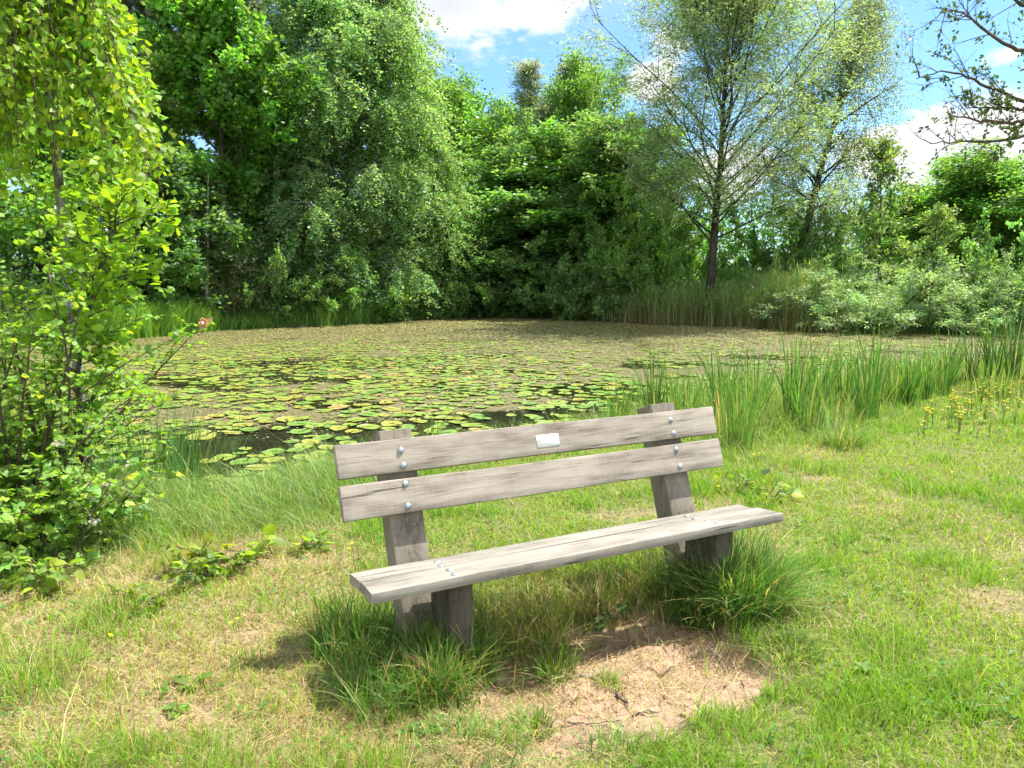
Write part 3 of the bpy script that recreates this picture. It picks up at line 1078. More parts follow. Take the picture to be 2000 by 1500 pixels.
OAKC = (.052, .125, .018)
KIND['oak'] = (10., 3.6, lambda: tree(101, 10, 3.6, 'oak', OAKC, .115, .85, 24, .12, 32, 8, 6, round_top, el=(15, 75), spread=.22, twl=.7))
KIND['oak_b'] = (10., 3.6, lambda: tree(102, 10, 3.4, 'oak', (.060, .135, .022), .11, .85, 24, .12, 28, 7, 6, tall, el=(10, 70), spread=.2, twl=.65))
KIND['maple'] = (10., 2.6, lambda: tree(103, 10, 2.6, 'maple', (.060, .155, .020), .12, .95, 24, .22, 28, 7, 6, tall, el=(20, 72), spread=.10, clump=.2))
KIND['alder'] = (8., 2.6, lambda: tree(104, 8, 2.6, 'alder', (.054, .122, .030), .10, .95, 24, .06, 26, 7, 6, cone_, el=(5, 60), spread=.11, clump=.22))
KIND['ash'] = (8., 2.7, lambda: tree(105, 8, 2.7, 'ash', (.060, .132, .030), .11, .5, 28, .05, 28, 7, 6, round_top, el=(5, 65), spread=.11, clump=.22))
KIND['birch'] = (14., 2.8, lambda: tree(106, 14, 2.8, 'birch', (.070, .138, .047), 0.056, .85, 40, .16, 52, 9, 8, cone_, el=(22, 72), grav=-.12, twl=1.0, spread=.05, droop=.75, hang=.6, upb=.3, hangtw=.9, bark='birch_bark', clump=.14))
KIND['birch_b'] = (12., 2.2, lambda: tree(107, 12, 2.2, 'birch', (.080, .155, .042), .056, .85, 38, .08, 46, 9, 8, cone_, el=(18, 70), grav=-.2, twl=1.0, spread=.05, droop=.8, hang=.6, upb=.3, hangtw=.9, bark='birch_bark', clump=.14))
KIND['birch_open'] = (13., 2.0, lambda: tree(108, 13, 2.1, 'birch', (.075, .115, .050), .058, .75, 20, .28, 36, 8, 6, tall, el=(26, 72), grav=-.1, twl=1.5, spread=.05, droop=1.0, hang=.7, upb=.2, hangtw=1.3, lean=(.3, 0), bark='willow_bark', clump=.15))
KIND['willow'] = (14., 4.2, lambda: tree(109, 14, 4.2, 'willow', (.098, .160, .072), .095, .27, 14, .27, 60, 10, 8, round_top, r0=.13, el=(42, 78), grav=.35, twl=.8, limbk=.36, spread=.08, droop=.5, hang=.5, upb=.4, hangtw=.45, bark='willow_bark', clump=.14, nsubL=.45))
KIND['pine'] = (14., 3.0, lambda: pine(110, 14, 3.0, .5, 26, (.060, .085, .042)))
KIND['young_pine'] = (9., 1.3, lambda: pine(111, 9, 1.6, .30, 17, (.125, .175, .085), (45, 80), True, 9, .04, .3))
KIND['sapling'] = (6., 1.0, lambda: tree(112, 6, 1.0, 'sapling', (.07, .13, .03), .085, .8, 10, .25, 16, 5, 4, tall, r0=.05, el=(35, 70), spread=.06, twl=.35))
KIND['dead_conifer'] = (5.5, 1.6, lambda: bare(113, 5.5, 1.6))
KIND['dark_shrub'] = (3., 2., lambda: shrub(120, 3, 2.0, (.056, .120, .028), .085, .8))
KIND['green_shrub'] = (3.5, 2., lambda: shrub(121, 3.5, 2.0, (.060, .135, .022), .085, .8, nst=24))
KIND['willow_shrub'] = (2.6, 2.2, lambda: shrub(122, 2.6, 2.2, (.088, .158, .066), .07, .40, nst=34, nsub=10, ntw=6, per=17, spread=.05, clump=.12))
KIND['hazel'] = (4.5, 2.2, lambda: shrub(123, 4.5, 2.2, (.062, .136, .030), .11, .9, nst=24, nsub=10, per=14, clump=.2))

BUILT = {}
SIZE = {}
MESHES = {}
TREES = 'trees and shrubs round the pond'


def plant(kind, px, Y, top, wpx, name, label, cat, rz=0., group=None, zbase=None):
    """stand a tree of a kind where the photograph shows it: base column px, distance Y, top row and width in photograph pixels"""
    H, Rr, fn = KIND[kind]
    if kind not in BUILT:
        tm, cm = fn()
        co = np.empty(len(cm.vertices) * 3, np.float32); cm.vertices.foreach_get('co', co); co = co.reshape(-1, 3)
        SIZE[kind] = (float(np.percentile(co[:, 2], 99.8)), float(np.percentile(np.abs(co[:, 0] - np.median(co[:, 0])), 96)), float(np.median(co[:, 0])))
        BUILT[kind] = None
        MESHES[kind] = (tm, cm)
    H, Rr, mx = SIZE[kind]
    p = at(px, 600, Y)
    x, y = p[0], p[1]
    z = float(terrain(np.array([x]), np.array([y]), False)[0]) if zbase is None else zbase
    z = max(z, WZ - .05)
    ztop = at(px, top, Y)[2]
    sz = (ztop - z) / H
    sx = (wpx / F * Y) / (2 * Rr) * 1.0
    if BUILT[kind] is None:
        tm, cm = MESHES[kind]
        r = thing(name, label, cat, (x, y, z), rz, group)
        link('trunk', tm, r); link('crown', cm, r)
        BUILT[kind] = r
        r.scale = (sx, sx, sz)
        return r
    r = copy_thing(BUILT[kind], (x, y, z), rz, (sx, sx, sz), label, group)
    r.name = name
    r['category'] = cat
    for k in ('group',):
        if group is None and k in r: del r[k]
    return r


T = plant
# left bank
T('oak', 30, 24, -190, 460, 'oak_tree', 'tall broad oak at the left edge of the picture, behind the drooping birch', 'tree', .4)
T('alder', 225, 28, 130, 300, 'alder_tree', 'dark alder behind the drooping birch, left of the pine with the orange trunk', 'tree', 1.2)
T('pine', 362, 36, -90, 350, 'pine_tree', 'tall pine with a bare orange-brown trunk and dark needles left of the bright maple', 'tree', .5)
T('pine', 235, 40, -60, 330, 'pine_tree', 'dark-needled pine farthest left, its crown above the drooping birch', 'tree', 2.5)
T('pine', 540, 43, -90, 330, 'pine_tree', 'pine behind the bright maple and the big silvery birch', 'tree', 4.1)
T('maple', 440, 32, 0, 225, 'maple_tree', 'bright green slender maple beside the big silvery birch on the left bank', 'tree', .9)
T('birch', 645, 35.5, -70, 330, 'birch_tree', 'largest silvery weeping birch, its top cut by the upper edge of the picture', 'tree', 0)
T('birch_b', 745, 37, -20, 230, 'birch_tree', 'weeping birch against the sky on the right side of the largest birch', 'tree', 1)
T('birch_b', 800, 37.5, 235, 190, 'birch_tree', 'low yellow-green birch at the right foot of the big birches', 'tree', 3)
T('birch_b', 560, 34.5, 60, 170, 'birch_tree', 'narrow birch squeezed between the bright maple and the largest birch', 'tree', 4.4)
T('dead_conifer', 402, 28.5, 340, 190, 'dead_conifer', 'small dead conifer with bare grey twigs on the left bank', 'tree', 0)
T('hazel', 285, 28.5, 330, 240, 'hazel_shrub', 'tall leafy shrub on the left bank behind the lime-green oak sapling', 'shrub', .3)
T('dark_shrub', 490, 31.5, 420, 210, 'shrub', 'dark leafy shrub right of the dead conifer on the left bank', 'shrub', 1)
T('hazel', 350, 30.5, 300, 190, 'hazel_shrub', 'tall leafy shrub behind the dead conifer', 'shrub', 2)
T('dark_shrub', 585, 32, 500, 200, 'shrub', 'dark low shrub at the left foot of the largest birch', 'shrub', 2)
T('green_shrub', 690, 33.8, 490, 210, 'shrub', 'fresh green shrub at the foot of the largest birch', 'shrub', 2)
T('dark_shrub', 130, 25, 480, 300, 'shrub', 'dark shrub behind the oak sapling at the left end of the pond', 'shrub', .5)
T('dark_shrub', -80, 22, 420, 320, 'shrub', 'dark shrub at the left edge of the picture, under the drooping birch', 'shrub', .5)
# far end
T('oak', 905, 54, 150, 250, 'oak_tree', 'distant round-topped oak left of the gap in the far tree line', 'tree', 1.5)
T('oak_b', 835, 56, 165, 190, 'oak_tree', 'distant oak half hidden by the big birches', 'tree', .5)
T('oak_b', 1000, 52, 178, 190, 'oak_tree', 'distant oak next to the two-pointed young pine', 'tree', 1.5)
T('young_pine', 1062, 49, 118, 175, 'pine_tree', 'young pine with pointed leaders rising above the far tree line', 'tree', 0)
T('young_pine', 1098, 50, 132, 165, 'pine_tree', 'second pointed young pine, on the right of the taller one', 'tree', 2)
T('oak_b', 1160, 47, 95, 190, 'oak_tree', 'oak rising above the far tree line left of the tall willow', 'tree', 2.6)
T('ash', 960, 43, 300, 260, 'ash_tree', 'mid-green tree at the middle of the far bank', 'tree', .2)
T('ash', 1105, 43, 235, 240, 'ash_tree', 'mid-green tree below the young pines', 'tree', 1.7)
T('alder', 905, 41, 360, 230, 'alder_tree', 'dark rounded alder at the far bank, right of the low yellow-green birch', 'tree', 0)
T('alder', 1040, 40.5, 330, 270, 'alder_tree', 'dark alder in the middle of the far bank', 'tree', 2)
T('maple', 1150, 40, 250, 230, 'maple_tree', 'bright maple on the far bank left of the tall willow', 'tree', 2)
T('ash', 1225, 39, 240, 250, 'ash_tree', 'leafy tree touching the left side of the tall willow', 'tree', 3)
T('dark_shrub', 870, 40, 500, 190, 'shrub', 'dark shrub in the shady corner beside the low birch', 'shrub', 0)
T('dark_shrub', 985, 39.5, 450, 240, 'shrub', 'dark shrub over the middle of the far waterline', 'shrub', 1)
T('hazel', 1120, 37.5, 420, 240, 'hazel_shrub', 'broad shrub at the left end of the far reeds', 'shrub', 2)
T('dark_shrub', 1210, 36, 440, 220, 'shrub', 'dark shrub behind the far reeds left of the willow trunk', 'shrub', 3)
# right bank
T('willow', 1385, 31.5, -150, 410, 'willow_tree', 'tall open grey-green willow with a dark trunk standing in the far reeds', 'tree', .35)
T('birch_open', 1535, 34, -60, 230, 'birch_tree', 'leaning thin birch with hanging twigs right of the tall willow', 'tree', 0)
T('green_shrub', 1290, 34.5, 330, 230, 'shrub', 'green shrub left of the willow trunk', 'shrub', .4)
T('hazel', 1455, 35, 400, 230, 'hazel_shrub', 'green shrub right of the willow trunk', 'shrub', 1)
T('green_shrub', 1560, 35, 395, 210, 'shrub', 'green shrub under the leaning birch', 'shrub', 2.2)
T('hazel', 1655, 33, 380, 210, 'hazel_shrub', 'grey-green tall shrub left of the thin sapling against the sky', 'shrub', 3)
T('sapling', 1712, 31, 265, 90, 'sapling', 'thin sapling standing against the white cloud', 'tree', 0)
T('oak', 1835, 46, 300, 300, 'oak_tree', 'bright green round oak under the white cloud at right', 'tree', 3)
T('oak_b', 1955, 47, 318, 260, 'oak_tree', 'bright oak at the right edge below the overhanging branches', 'tree', 3.4)
T('oak', 1735, 45, 380, 220, 'oak_tree', 'lower bright oak left of the round one under the cloud', 'tree', 4.4)
T('oak_b', 2110, 42, 290, 300, 'oak_tree', 'oak beyond the right edge of the picture', 'tree', 1.4)
T('willow_shrub', 1750, 28, 490, 400, 'willow_shrub', 'widest grey-green willow bush hanging over the right waterline', 'shrub', 0)
T('willow_shrub', 1630, 28.2, 540, 190, 'willow_shrub', 'small grey-green willow bush next to the far reeds', 'shrub', 2)
T('willow_shrub', 1900, 27.2, 500, 240, 'willow_shrub', 'grey-green willow bush at the right end of the pond', 'shrub', 4)
T('hazel', 2000, 27, 370, 200, 'hazel_shrub', 'tall dark shrub at the right edge behind the willow bush', 'shrub', 4)
T('sapling', 1818, 26.5, 400, 80, 'sapling', 'slim sapling rising from the widest willow bush', 'tree', 2)
T('hazel', 2150, 24, 400, 260, 'hazel_shrub', 'shrub just beyond the right edge of the picture', 'shrub', 1)

# the wood far behind, one mass
rng = np.random.default_rng(7)
G = Geo()
nb = 900
cx = rng.uniform(-75, 80, nb); cyy = rng.uniform(60, 72, nb); cz = rng.uniform(.3, 1, nb) ** 1.0 * (6.5 + 3 * fbm(cx, cyy * 0, 6, 3))
per = 70
idx = np.repeat(np.arange(nb), per)
pos = np.stack([cx, cyy, cz], -1)[idx] + rng.normal(0, 1, (nb * per, 3)) * np.array([1.3, 1.0, .9])
pos[:, 2] = np.abs(pos[:, 2])
scatter_leaves(G, RHOMB, pos, rng.normal(0, 1, pos.shape), rng.normal(0, .7, pos.shape) + np.array([0, 0, .5]), rng.uniform(.2, .42, len(pos)), .8,
               vary(rng, (.065, .145, .03), len(pos)) * np.exp(rng.normal(0, .2, (nb, 1)))[idx])
tag(link('distant_woodland', G.mesh('distant_woodland', M['leaf'])), kind='stuff')

# branches reaching in from a tree beyond the right edge
rng = np.random.default_rng(19)
YB = 13.
W = Geo(); C = Geo()
tr_base = at(2330, 600, YB); tr_base[2] = 0
trk = np.array([tr_base + np.array([.02 * i, 0, i * .75 - .2]) for i in range(11)])
tube(W, trk, np.linspace(.17, .05, 11), 9)
limbs = [[(2340, 330), (2180, 270), (2000, 197), (1935, 172), (1890, 150), (1845, 138), (1790, 152)],
         [(2340, 200), (2180, 150), (2000, 100), (1955, 83), (1905, 42), (1878, 22), (1835, 22)],
         [(2340, 330), (2150, 260), (2000, 240), (1960, 240), (1915, 236), (1875, 226), (1850, 232)],
         [(2340, 330), (2150, 290), (2010, 262), (1965, 274), (1920, 278), (1860, 276), (1815, 284)],
         [(2340, 100), (2150, 50), (2030, 30), (1990, 5), (1950, -30), (1920, -70), (1900, -110)],
         [(2340, 330), (2150, 275), (2030, 225), (2000, 212), (1955, 212), (1920, 210), (1885, 212)]]
lp, ld, bidx = [], [], []
for li, lm in enumerate(limbs):
    pts = np.array([at(px, py, YB + .35 * math.sin(li * 2 + i * .8)) for i, (px, py) in enumerate(lm)])
    fine = np.array([interp(pts, t)[0] for t in np.linspace(0, 1, 22)])
    fine += rng.normal(0, .012, fine.shape)
    tube(W, fine, np.linspace(.045, .007, 22), 6, cap=False)
    for j in range(15):
        t = rng.uniform(.38, 1)
        q, d = interp(fine, min(.99, t))
        L = rng.uniform(.25, .75)
        sb = walk(rng, q, d * .5 + rng.normal(0, .5, 3) + np.array([-.1, 0, .55 if rng.random() < .7 else -.3]), L, 5, .1, .3)
        tube(W, sb, np.linspace(.009, .0025, 6), 4, cap=False)
        for k in range(4):
            u, ud = interp(sb, rng.uniform(.2, .98))
            s3 = walk(rng, u, ud + rng.normal(0, .6, 3), L * .45, 3, 0, .25)
            tube(W, s3, [.004, .003, .0025, .002], 3, cap=False)
            right = interp(fine, t)[0][0] > at(1975, 200, YB)[0]
            if rng.random() < (.85 if right or li == 4 else .32):
                for m in range(16 if right or li == 4 else 7):
                    lp.append(interp(s3, rng.uniform(.3, .99))[0] + rng.normal(0, .035, 3)); ld.append(ud + rng.normal(0, .6, 3) + np.array([0, 0, -.6]))
for k in range(700):          # the leafy body of the crown, mostly out of the frame
    c = at(rng.uniform(2010, 2330), rng.uniform(-120, 330), YB + rng.normal(0, .8))
    for m in range(8):
        lp.append(c + rng.normal(0, .12, 3)); ld.append(rng.normal(0, .6, 3) + np.array([0, 0, -.5]))
lp = np.array(lp); ld = np.array(ld)
scatter_leaves(C, BIRCH, lp, ld, rng.normal(0, .7, lp.shape) + np.array([0, 0, .3]), rng.uniform(.05, .085, len(lp)), .62, vary(rng, (.055, .095, .03), len(lp)))
r = thing('overhanging_tree', 'tree beyond the right edge whose thin half-bare branches hang into the sky', 'tree', tuple(tr_base))
for nm, gg, mm in (('trunk', W, M['twig']), ('crown', C, M['leaf'])):
    o = link(nm, gg.mesh(nm, mm, nm == 'trunk'), r); o.matrix_parent_inverse = Matrix.Translation(-tr_base)
# ------------------------------------------------------------------ lily pads and pond weed
rng = np.random.default_rng(42)


def pad_mesh(seed, c0, c1, spots=0.):
    """a floating water-lily leaf of radius 1: notched disc with a wavy rim, ribs and blemishes"""
    r = np.random.default_rng(seed)
    nr, na = 5, 26
    V, C = [[0, 0, .03]], [c0]
    gapw = r.uniform(.10, .22)
    ph = r.uniform(0, 6, 4)
    c0 = np.array(c0); c1 = np.array(c1)
    for i in range(1, nr + 1):
        q = i / nr
        for j in range(na):
            t = gapw + (2 * PI - 2 * gapw) * j / (na - 1)
            rad = q * (1 + .05 * math.sin(3 * t + ph[0]) + .03 * math.sin(7 * t + ph[1]))
            lobe = 1 + .10 * math.exp(-min(t, 2 * PI - t) ** 2 * 3)
            z = .02 * (1 - q) + .035 * q * q * math.sin(3 * t + ph[2]) + .03 * q ** 3
            V.append([rad * lobe * math.cos(t), rad * .93 * math.sin(t), z])
            f = np.clip(q ** 2 * .7 + .35 * math.sin(2 * t + ph[3]) * q, 0, 1)
            c = c0 * (1 - f) + c1 * f
            if r.random() < spots * q:
                c = np.array((.26, .15, .05)) * r.uniform(.6, 1.2)
            C.append(c * r.uniform(.9, 1.1))
    q4 = [[1 + (i * na) + j, 1 + (i * na) + j + 1, 1 + (i + 1) * na + j + 1, 1 + (i + 1) * na + j] for i in range(nr - 1) for j in range(na - 1)]
    t3 = [[0, 1 + j, 2 + j] for j in range(na - 1)]
    top = np.array(V); n = len(top)
    bot = top.copy(); bot[:, 2] -= .02
    G = Geo()
    G.add(top, [np.array(q4), np.array(t3)], np.array(C))
    G.add(bot, [np.array(q4)[:, ::-1], np.array(t3)[:, ::-1]], np.array(C) * .8)
    rim = [[1 + (nr - 1) * na + j, 1 + (nr - 1) * na + j + 1] for j in range(na - 1)]
    e = np.array([[b, a, a + n, b + n] for a, b in rim])
    G.F[4].append(e)
    return G


PADCOL = [((.22, .30, .045), (.26, .33, .06), .0, 'yellow-green'), ((.15, .265, .045), (.19, .30, .06), .0, 'fresh green'),
          ((.29, .31, .05), (.34, .31, .07), .04, 'yellowing'), ((.22, .32, .055), (.34, .30, .08), .08, 'green brown-rimmed'), ((.38, .30, .09), (.40, .26, .10), .12, 'orange-brown')]
PADG = [[pad_mesh(100 + 10 * i + k, c[0], c[1], c[2]) for k in range(2)] for i, c in enumerate(PADCOL)]
PADM = [[g.mesh('lily_pad', M['pad'], True) for g in gs] for gs in PADG]

cand = []
N = 40000
x = rng.uniform(POND[:, 0].min(), POND[:, 0].max(), N); y = rng.uniform(POND[:, 1].min(), 24.5, N)
s = sdist(POND, x, y)
ok = (s < -.12) & (np.abs(x) < .78 * y + 1.2)
x, y, s = x[ok], y[ok], s[ok]
cl = fbm(x, y * .8, 1.5, 301, 3)
cl2 = fbm(x, y, .55, 302, 2)
near = sstep(12.5, 9.5, y - .25 * x)
dens = near * .85 * sstep(.38, .56, cl * .65 + cl2 * .35) + (1 - near) * 1.0 * sstep(.35, .54, cl * .6 + cl2 * .4) * sstep(25, 18, y + .0 * x)
dens = dens * (1 - .55 * sstep(-3.5, 2, x) * sstep(13, 16, y) * sstep(7, 4, x))
keep = rng.random(len(x)) < dens
x, y = x[keep], y[keep]
rad = np.clip(rng.normal(.125, .028, len(x)), .06, .19) * (1 - .15 * sstep(12, 20, y))
grid = {}
pads = []
for i in range(len(x)):
    k = (int(x[i] / .4), int(y[i] / .4)); bad = False
    for a in (-1, 0, 1):
        for b in (-1, 0, 1):
            for j in grid.get((k[0] + a, k[1] + b), ()):
                d = math.hypot(x[i] - x[j], y[i] - y[j])
                if d < .84 * (rad[i] + rad[j]):
                    bad = True; break
            if bad: break
        if bad: break
    if bad: continue
    grid.setdefault(k, []).append(i)
    pads.append(i)
pads = sorted(pads, key=lambda i: math.hypot(x[i], y[i]))
pads = [i for i in pads if abs(x[i]) < .74 * y[i] + .3] + [i for i in pads if abs(x[i]) >= .74 * y[i] + .3]
print('PADS', len(pads))


def pad_zone(px_, py_):
    if px_ < -1.1 and py_ < 10.6: return 'on the dark water left of the bench'
    if py_ - .35 * px_ < 11.2: return 'on the water behind the bench and the reeds'
    return 'among the brown weed out on the pond'


first = {}
G = Geo()
for n, i in enumerate(pads):
    px_, py_, rr = x[i], y[i], rad[i]
    u = rng.random()
    ci = 0 if u < .46 else 1 if u < .74 else 2 if u < .90 else 3 if u < .97 else 4
    vi = int(rng.random() < .5)
    rz = rng.uniform(0, 2 * PI); tx, ty = rng.normal(0, .035, 2)
    z = WZ + .012 + rng.uniform(0, .016)
    if n < 300:
        key = (ci, vi)
        if key in first:
            o = first[key].copy(); COL.objects.link(o)
        else:
            o = link('lily_pad', PADM[ci][vi]); first[key] = o
        o.name = 'lily_pad'
        o.location = (px_, py_, z); o.rotation_euler = (tx, ty, rz); o.scale = (rr, rr, rr * .8)
        zn = pad_zone(px_, py_)
        tag(o, '%s round lily pad floating %s' % (PADCOL[ci][3], zn), 'lily pad', '%s lily pads %s' % (PADCOL[ci][3], zn))
    else:
        g = PADG[ci][vi]
        V = np.concatenate(g.V) * np.array([rr, rr, rr * .8])
        c, s_ = math.cos(rz), math.sin(rz)
        V = np.stack([V[:, 0] * c - V[:, 1] * s_ + px_, V[:, 0] * s_ + V[:, 1] * c + py_, V[:, 2] + z + tx * V[:, 0] + ty * V[:, 1]], -1)
        G.add(V, [np.concatenate(g.F[3])[:25], np.concatenate(g.F[4])[:100]], np.concatenate(g.C))
tag(link('lily_pads', G.mesh('lily_pads', M['pad'], True)), kind='stuff')

# brown floating weed between the pads, closing up towards the far bank
N = 480000
y = np.sqrt(rng.uniform(6.0 ** 2, 39.5 ** 2, N)); x = rng.uniform(-16, 20, N)
s = sdist(POND, x, y)
m = fbm(x, y * 1.6, 2.2, 401, 4)
cov = weed_cover(x, y) * .9
cov = np.maximum(cov, .04 * sstep(9, 11, y - .28 * x))
ok = (s < -.02) & (rng.random(N) < cov) & (np.abs(x) < .8 * y + 1.5)
x, y, m = x[ok], y[ok], m[ok]
n = len(x)
print('WEED', n)
P = np.stack([x, y, WZ + .006 + rng.uniform(0, .014, n)], -1)
az = rng.uniform(0, 2 * PI, n)
D = np.stack([np.cos(az), np.sin(az), rng.normal(0, .10, n)], -1)
Nn = np.stack([rng.normal(0, .16, n), rng.normal(0, .16, n), np.ones(n)], -1)
base = np.array([(.190, .165, .070)]) * (1 - .0 * m[:, None])
tone = fbm(x, y, 3.1, 409)[:, None]
base = base * (1 - tone) * 1.1 + np.array([(.215, .200, .082)]) * tone * 1.1
wc = np.clip(base * np.exp(rng.normal(0, .2, (n, 1))), .01, .6)
gr = rng.random(n) < .10
wc[gr] = wc[gr] * np.array([.9, 1.3, .7])
G = Geo()
scatter_leaves(G, RHOMB, P, D, Nn, rng.uniform(.028, .070, n) * (1 + .3 * sstep(16, 30, y)), .7, wc)
tag(link('pond_weed', G.mesh('pond_weed', M['weed'])), kind='stuff')

# ------------------------------------------------------------------ grass
rng = np.random.default_rng(11)


def polar(n, a, b, half, pw):
    u = rng.random(n); e = 2 - pw
    d = (a ** e + u * (b ** e - a ** e)) ** (1 / e)
    th = rng.uniform(-half, half, n)
    return d * np.sin(th), d * np.cos(th), d


def ground_pts(x, y):
    return np.stack([x, y, terrain(x, y) - .004], -1)


N = 590000
x, y, d = polar(N, 1.1, 16., R(70), 1.45)
s = sdist(POND, x, y)
sandv = f_sand(x, y); dry = f_dry(x, y)
cl = fbm(x, y, .22, 501, 3)
pk = (1 - sandv) ** 2.2 * (1 - .5 * dry) * sstep(.22, .55, cl + .18 * (1 - dry)) * sstep(-.05, .3, s)
pk = np.maximum(pk, .035 * sandv * sstep(.45, .75, cl))
ok = rng.random(N) < pk
x, y, d, s, dry, cl, sandv = [a[ok] for a in (x, y, d, s, dry, cl, sandv)]
n = len(x)
print('LAWN', n)
hh = (.030 + .055 * cl + .025 * dry) * np.exp(rng.normal(0, .35, n)) * (1 + .9 * sstep(1.6, .3, s)) * (.7 + 1.1 * sstep(.5, .75, fbm(x, y, .35, 515)))
gcol = vary(rng, (.220, .345, .030), n, .24, .12)
gd = vary(rng, (.135, .270, .028), n, .22, .1)
mixf = np.clip(sstep(.35, .7, fbm(x, y, .35, 515))[:, None] * 1.1 + fbm(x, y, .9, 511)[:, None] * .8 - .45 + rng.normal(0, .15, (n, 1)), 0, 1)
gcol = gcol * (1 - mixf * .7) + gd * mixf * .7
st = vary(rng, (.36, .29, .13), n, .25, .05)
ds = (rng.random(n) < (.05 + .30 * dry))[:, None]
gcol = np.where(ds, st, gcol)
G = Geo()
blades(G, ground_pts(x, y), hh, .0044 * (d / 3.2) ** .55 * rng.uniform(.7, 1.3, n), rng.uniform(0, 2 * PI, n), rng.uniform(.15, 1.1, n), gcol, 2, rng.uniform(0, 2 * PI, n), np.clip(gcol * 1.12, 0, .9))
tag(link('lawn_grass', G.mesh('lawn_grass', M['grass'])), kind='stuff')

# straw lying in the dry part
N = 310000
x, y, d = polar(N, 1.1, 11., R(70), 1.5)
dry = f_dry(x, y); s = sdist(POND, x, y); sandv = f_sand(x, y)
u, nn = benchuv(x, y)
under = sstep(1.5, 1.0, np.abs(u)) * sstep(.75, .45, np.abs(nn - .1))
pk = np.clip((dry * .95 + .05) * (1 - .85 * sandv) + .05 * sandv + .4 * under, 0, 1) * sstep(.2, .8, s)
ok = rng.random(N) < pk
x, y, d = x[ok], y[ok], d[ok]
n = len(x)
az = rng.uniform(0, 2 * PI, n)
G = Geo()
c = vary(rng, (.37, .285, .145), n, .3, .06)
dk = rng.random(n) < .12
c[dk] *= .45
blades(G, ground_pts(x, y) + np.array([0, 0, .004]), rng.uniform(.03, .085, n), .0032 * (d / 3.2) ** .5, az, rng.uniform(1.2, 2.4, n), c, 2, None, c, .46)
tag(link('dry_grass', G.mesh('dry_grass', M['grass'])), kind='stuff')

# clover leaves between the grass, crumbs of dead leaves
N = 9000
x, y, d = polar(N, 1.4, 9, R(44), 1.3)
cl = fbm(x, y, .5, 541, 3)
ok = (rng.random(N) < sstep(.5, .68, cl) * (1 - f_sand(x, y)) * (1 - .6 * f_dry(x, y))) & (sdist(POND, x, y) > .8)
x, y = x[ok], y[ok]; n = len(x)
P = np.repeat(ground_pts(x, y) + np.array([0, 0, .001]) + np.array([0, 0, 1]) * rng.uniform(.018, .045, n)[:, None], 3, 0)
az = np.repeat(rng.uniform(0, 6.28, n), 3) + np.tile([0, 2.1, 4.2], n)
G = Geo()
scatter_leaves(G, OVATE, P, np.stack([np.cos(az), np.sin(az), rng.uniform(-.1, .5, 3 * n)], -1), rng.normal(0, .25, (3 * n, 3)) + np.array([0, 0, 1]), rng.uniform(.010, .019, 3 * n), 1.0, vary(rng, (.10, .22, .045), 3 * n, .2, .1))
tag(link('clover', G.mesh('clover', M['leaf_near'])), kind='stuff')
N = 2600
x, y, d = polar(N, 1.4, 7, R(42), 1.4)
ok = rng.random(N) < .25 + .6 * np.maximum(f_sand(x, y), f_dry(x, y))
x, y = x[ok], y[ok]; n = len(x)
G = Geo()
scatter_leaves(G, BIRCH, ground_pts(x, y) + np.array([0, 0, .012]), np.stack([rng.normal(0, 1, n), rng.normal(0, 1, n), rng.normal(0, .25, n)], -1), rng.normal(0, .4, (n, 3)) + np.array([0, 0, 1]), rng.uniform(.006, .026, n), rng.uniform(.3, .9, n), vary(rng, (.20, .13, .07), n, .4, .1))
tag(link('leaf_litter', G.mesh('leaf_litter', M['petal'])), kind='stuff')

# long fine grass along the near shore and behind the bench
N = 390000
x, y, d = polar(N, 3.2, 19, R(60), 1.2)
s = sdist(POND, x, y)
right = sstep(1.8, 3.2, x)
cl = fbm(x, y, .5, 521, 3)
pk = sstep(-.12, .15, s) * sstep(1.75, .75, s - .75 * sstep(-.3, -1., x) - 1.7 * sstep(.9, 1.9, x) * sstep(6.5, 4.2, x) + (cl - .5) * 1.1) * sstep(.28, .55, cl + .12)
ok = rng.random(N) < pk
x, y, d, s, cl = x[ok], y[ok], d[ok], s[ok], cl[ok]
n = len(x)
print('MARGIN', n)
hh = (.09 + (.12 + .22 * sstep(1.2, 3.0, x) + .10 * sstep(-.7, -1.5, x)) * sstep(1.5, .2, s - .75 * sstep(-.3, -1., x) - 1.4 * sstep(.9, 1.9, x) * sstep(6.5, 4.2, x))) * np.exp(rng.normal(0, .3, n)) * (.7 + .6 * cl)
ca = vary(rng, (.145, .255, .050), n, .22, .1); cb_ = vary(rng, (.20, .28, .10), n, .2, .1)
c = np.where(rng.random((n, 1)) < .45, cb_, ca)
br = rng.random(n) < .10
c[br] = vary(rng, (.42, .36, .2), int(br.sum()), .2, .05)
G = Geo()
blades(G, ground_pts(x, y), hh, .0042 * (d / 5) ** .6 * rng.uniform(.7, 1.3, n), rng.normal(PI * 1.1, 1.3, n), rng.uniform(.2, 1.3, n), c, 3, rng.uniform(0, 2 * PI, n), np.clip(c * 1.15, 0, .9))
tag(link('shore_grass', G.mesh('shore_grass', M['grass'])), kind='stuff')

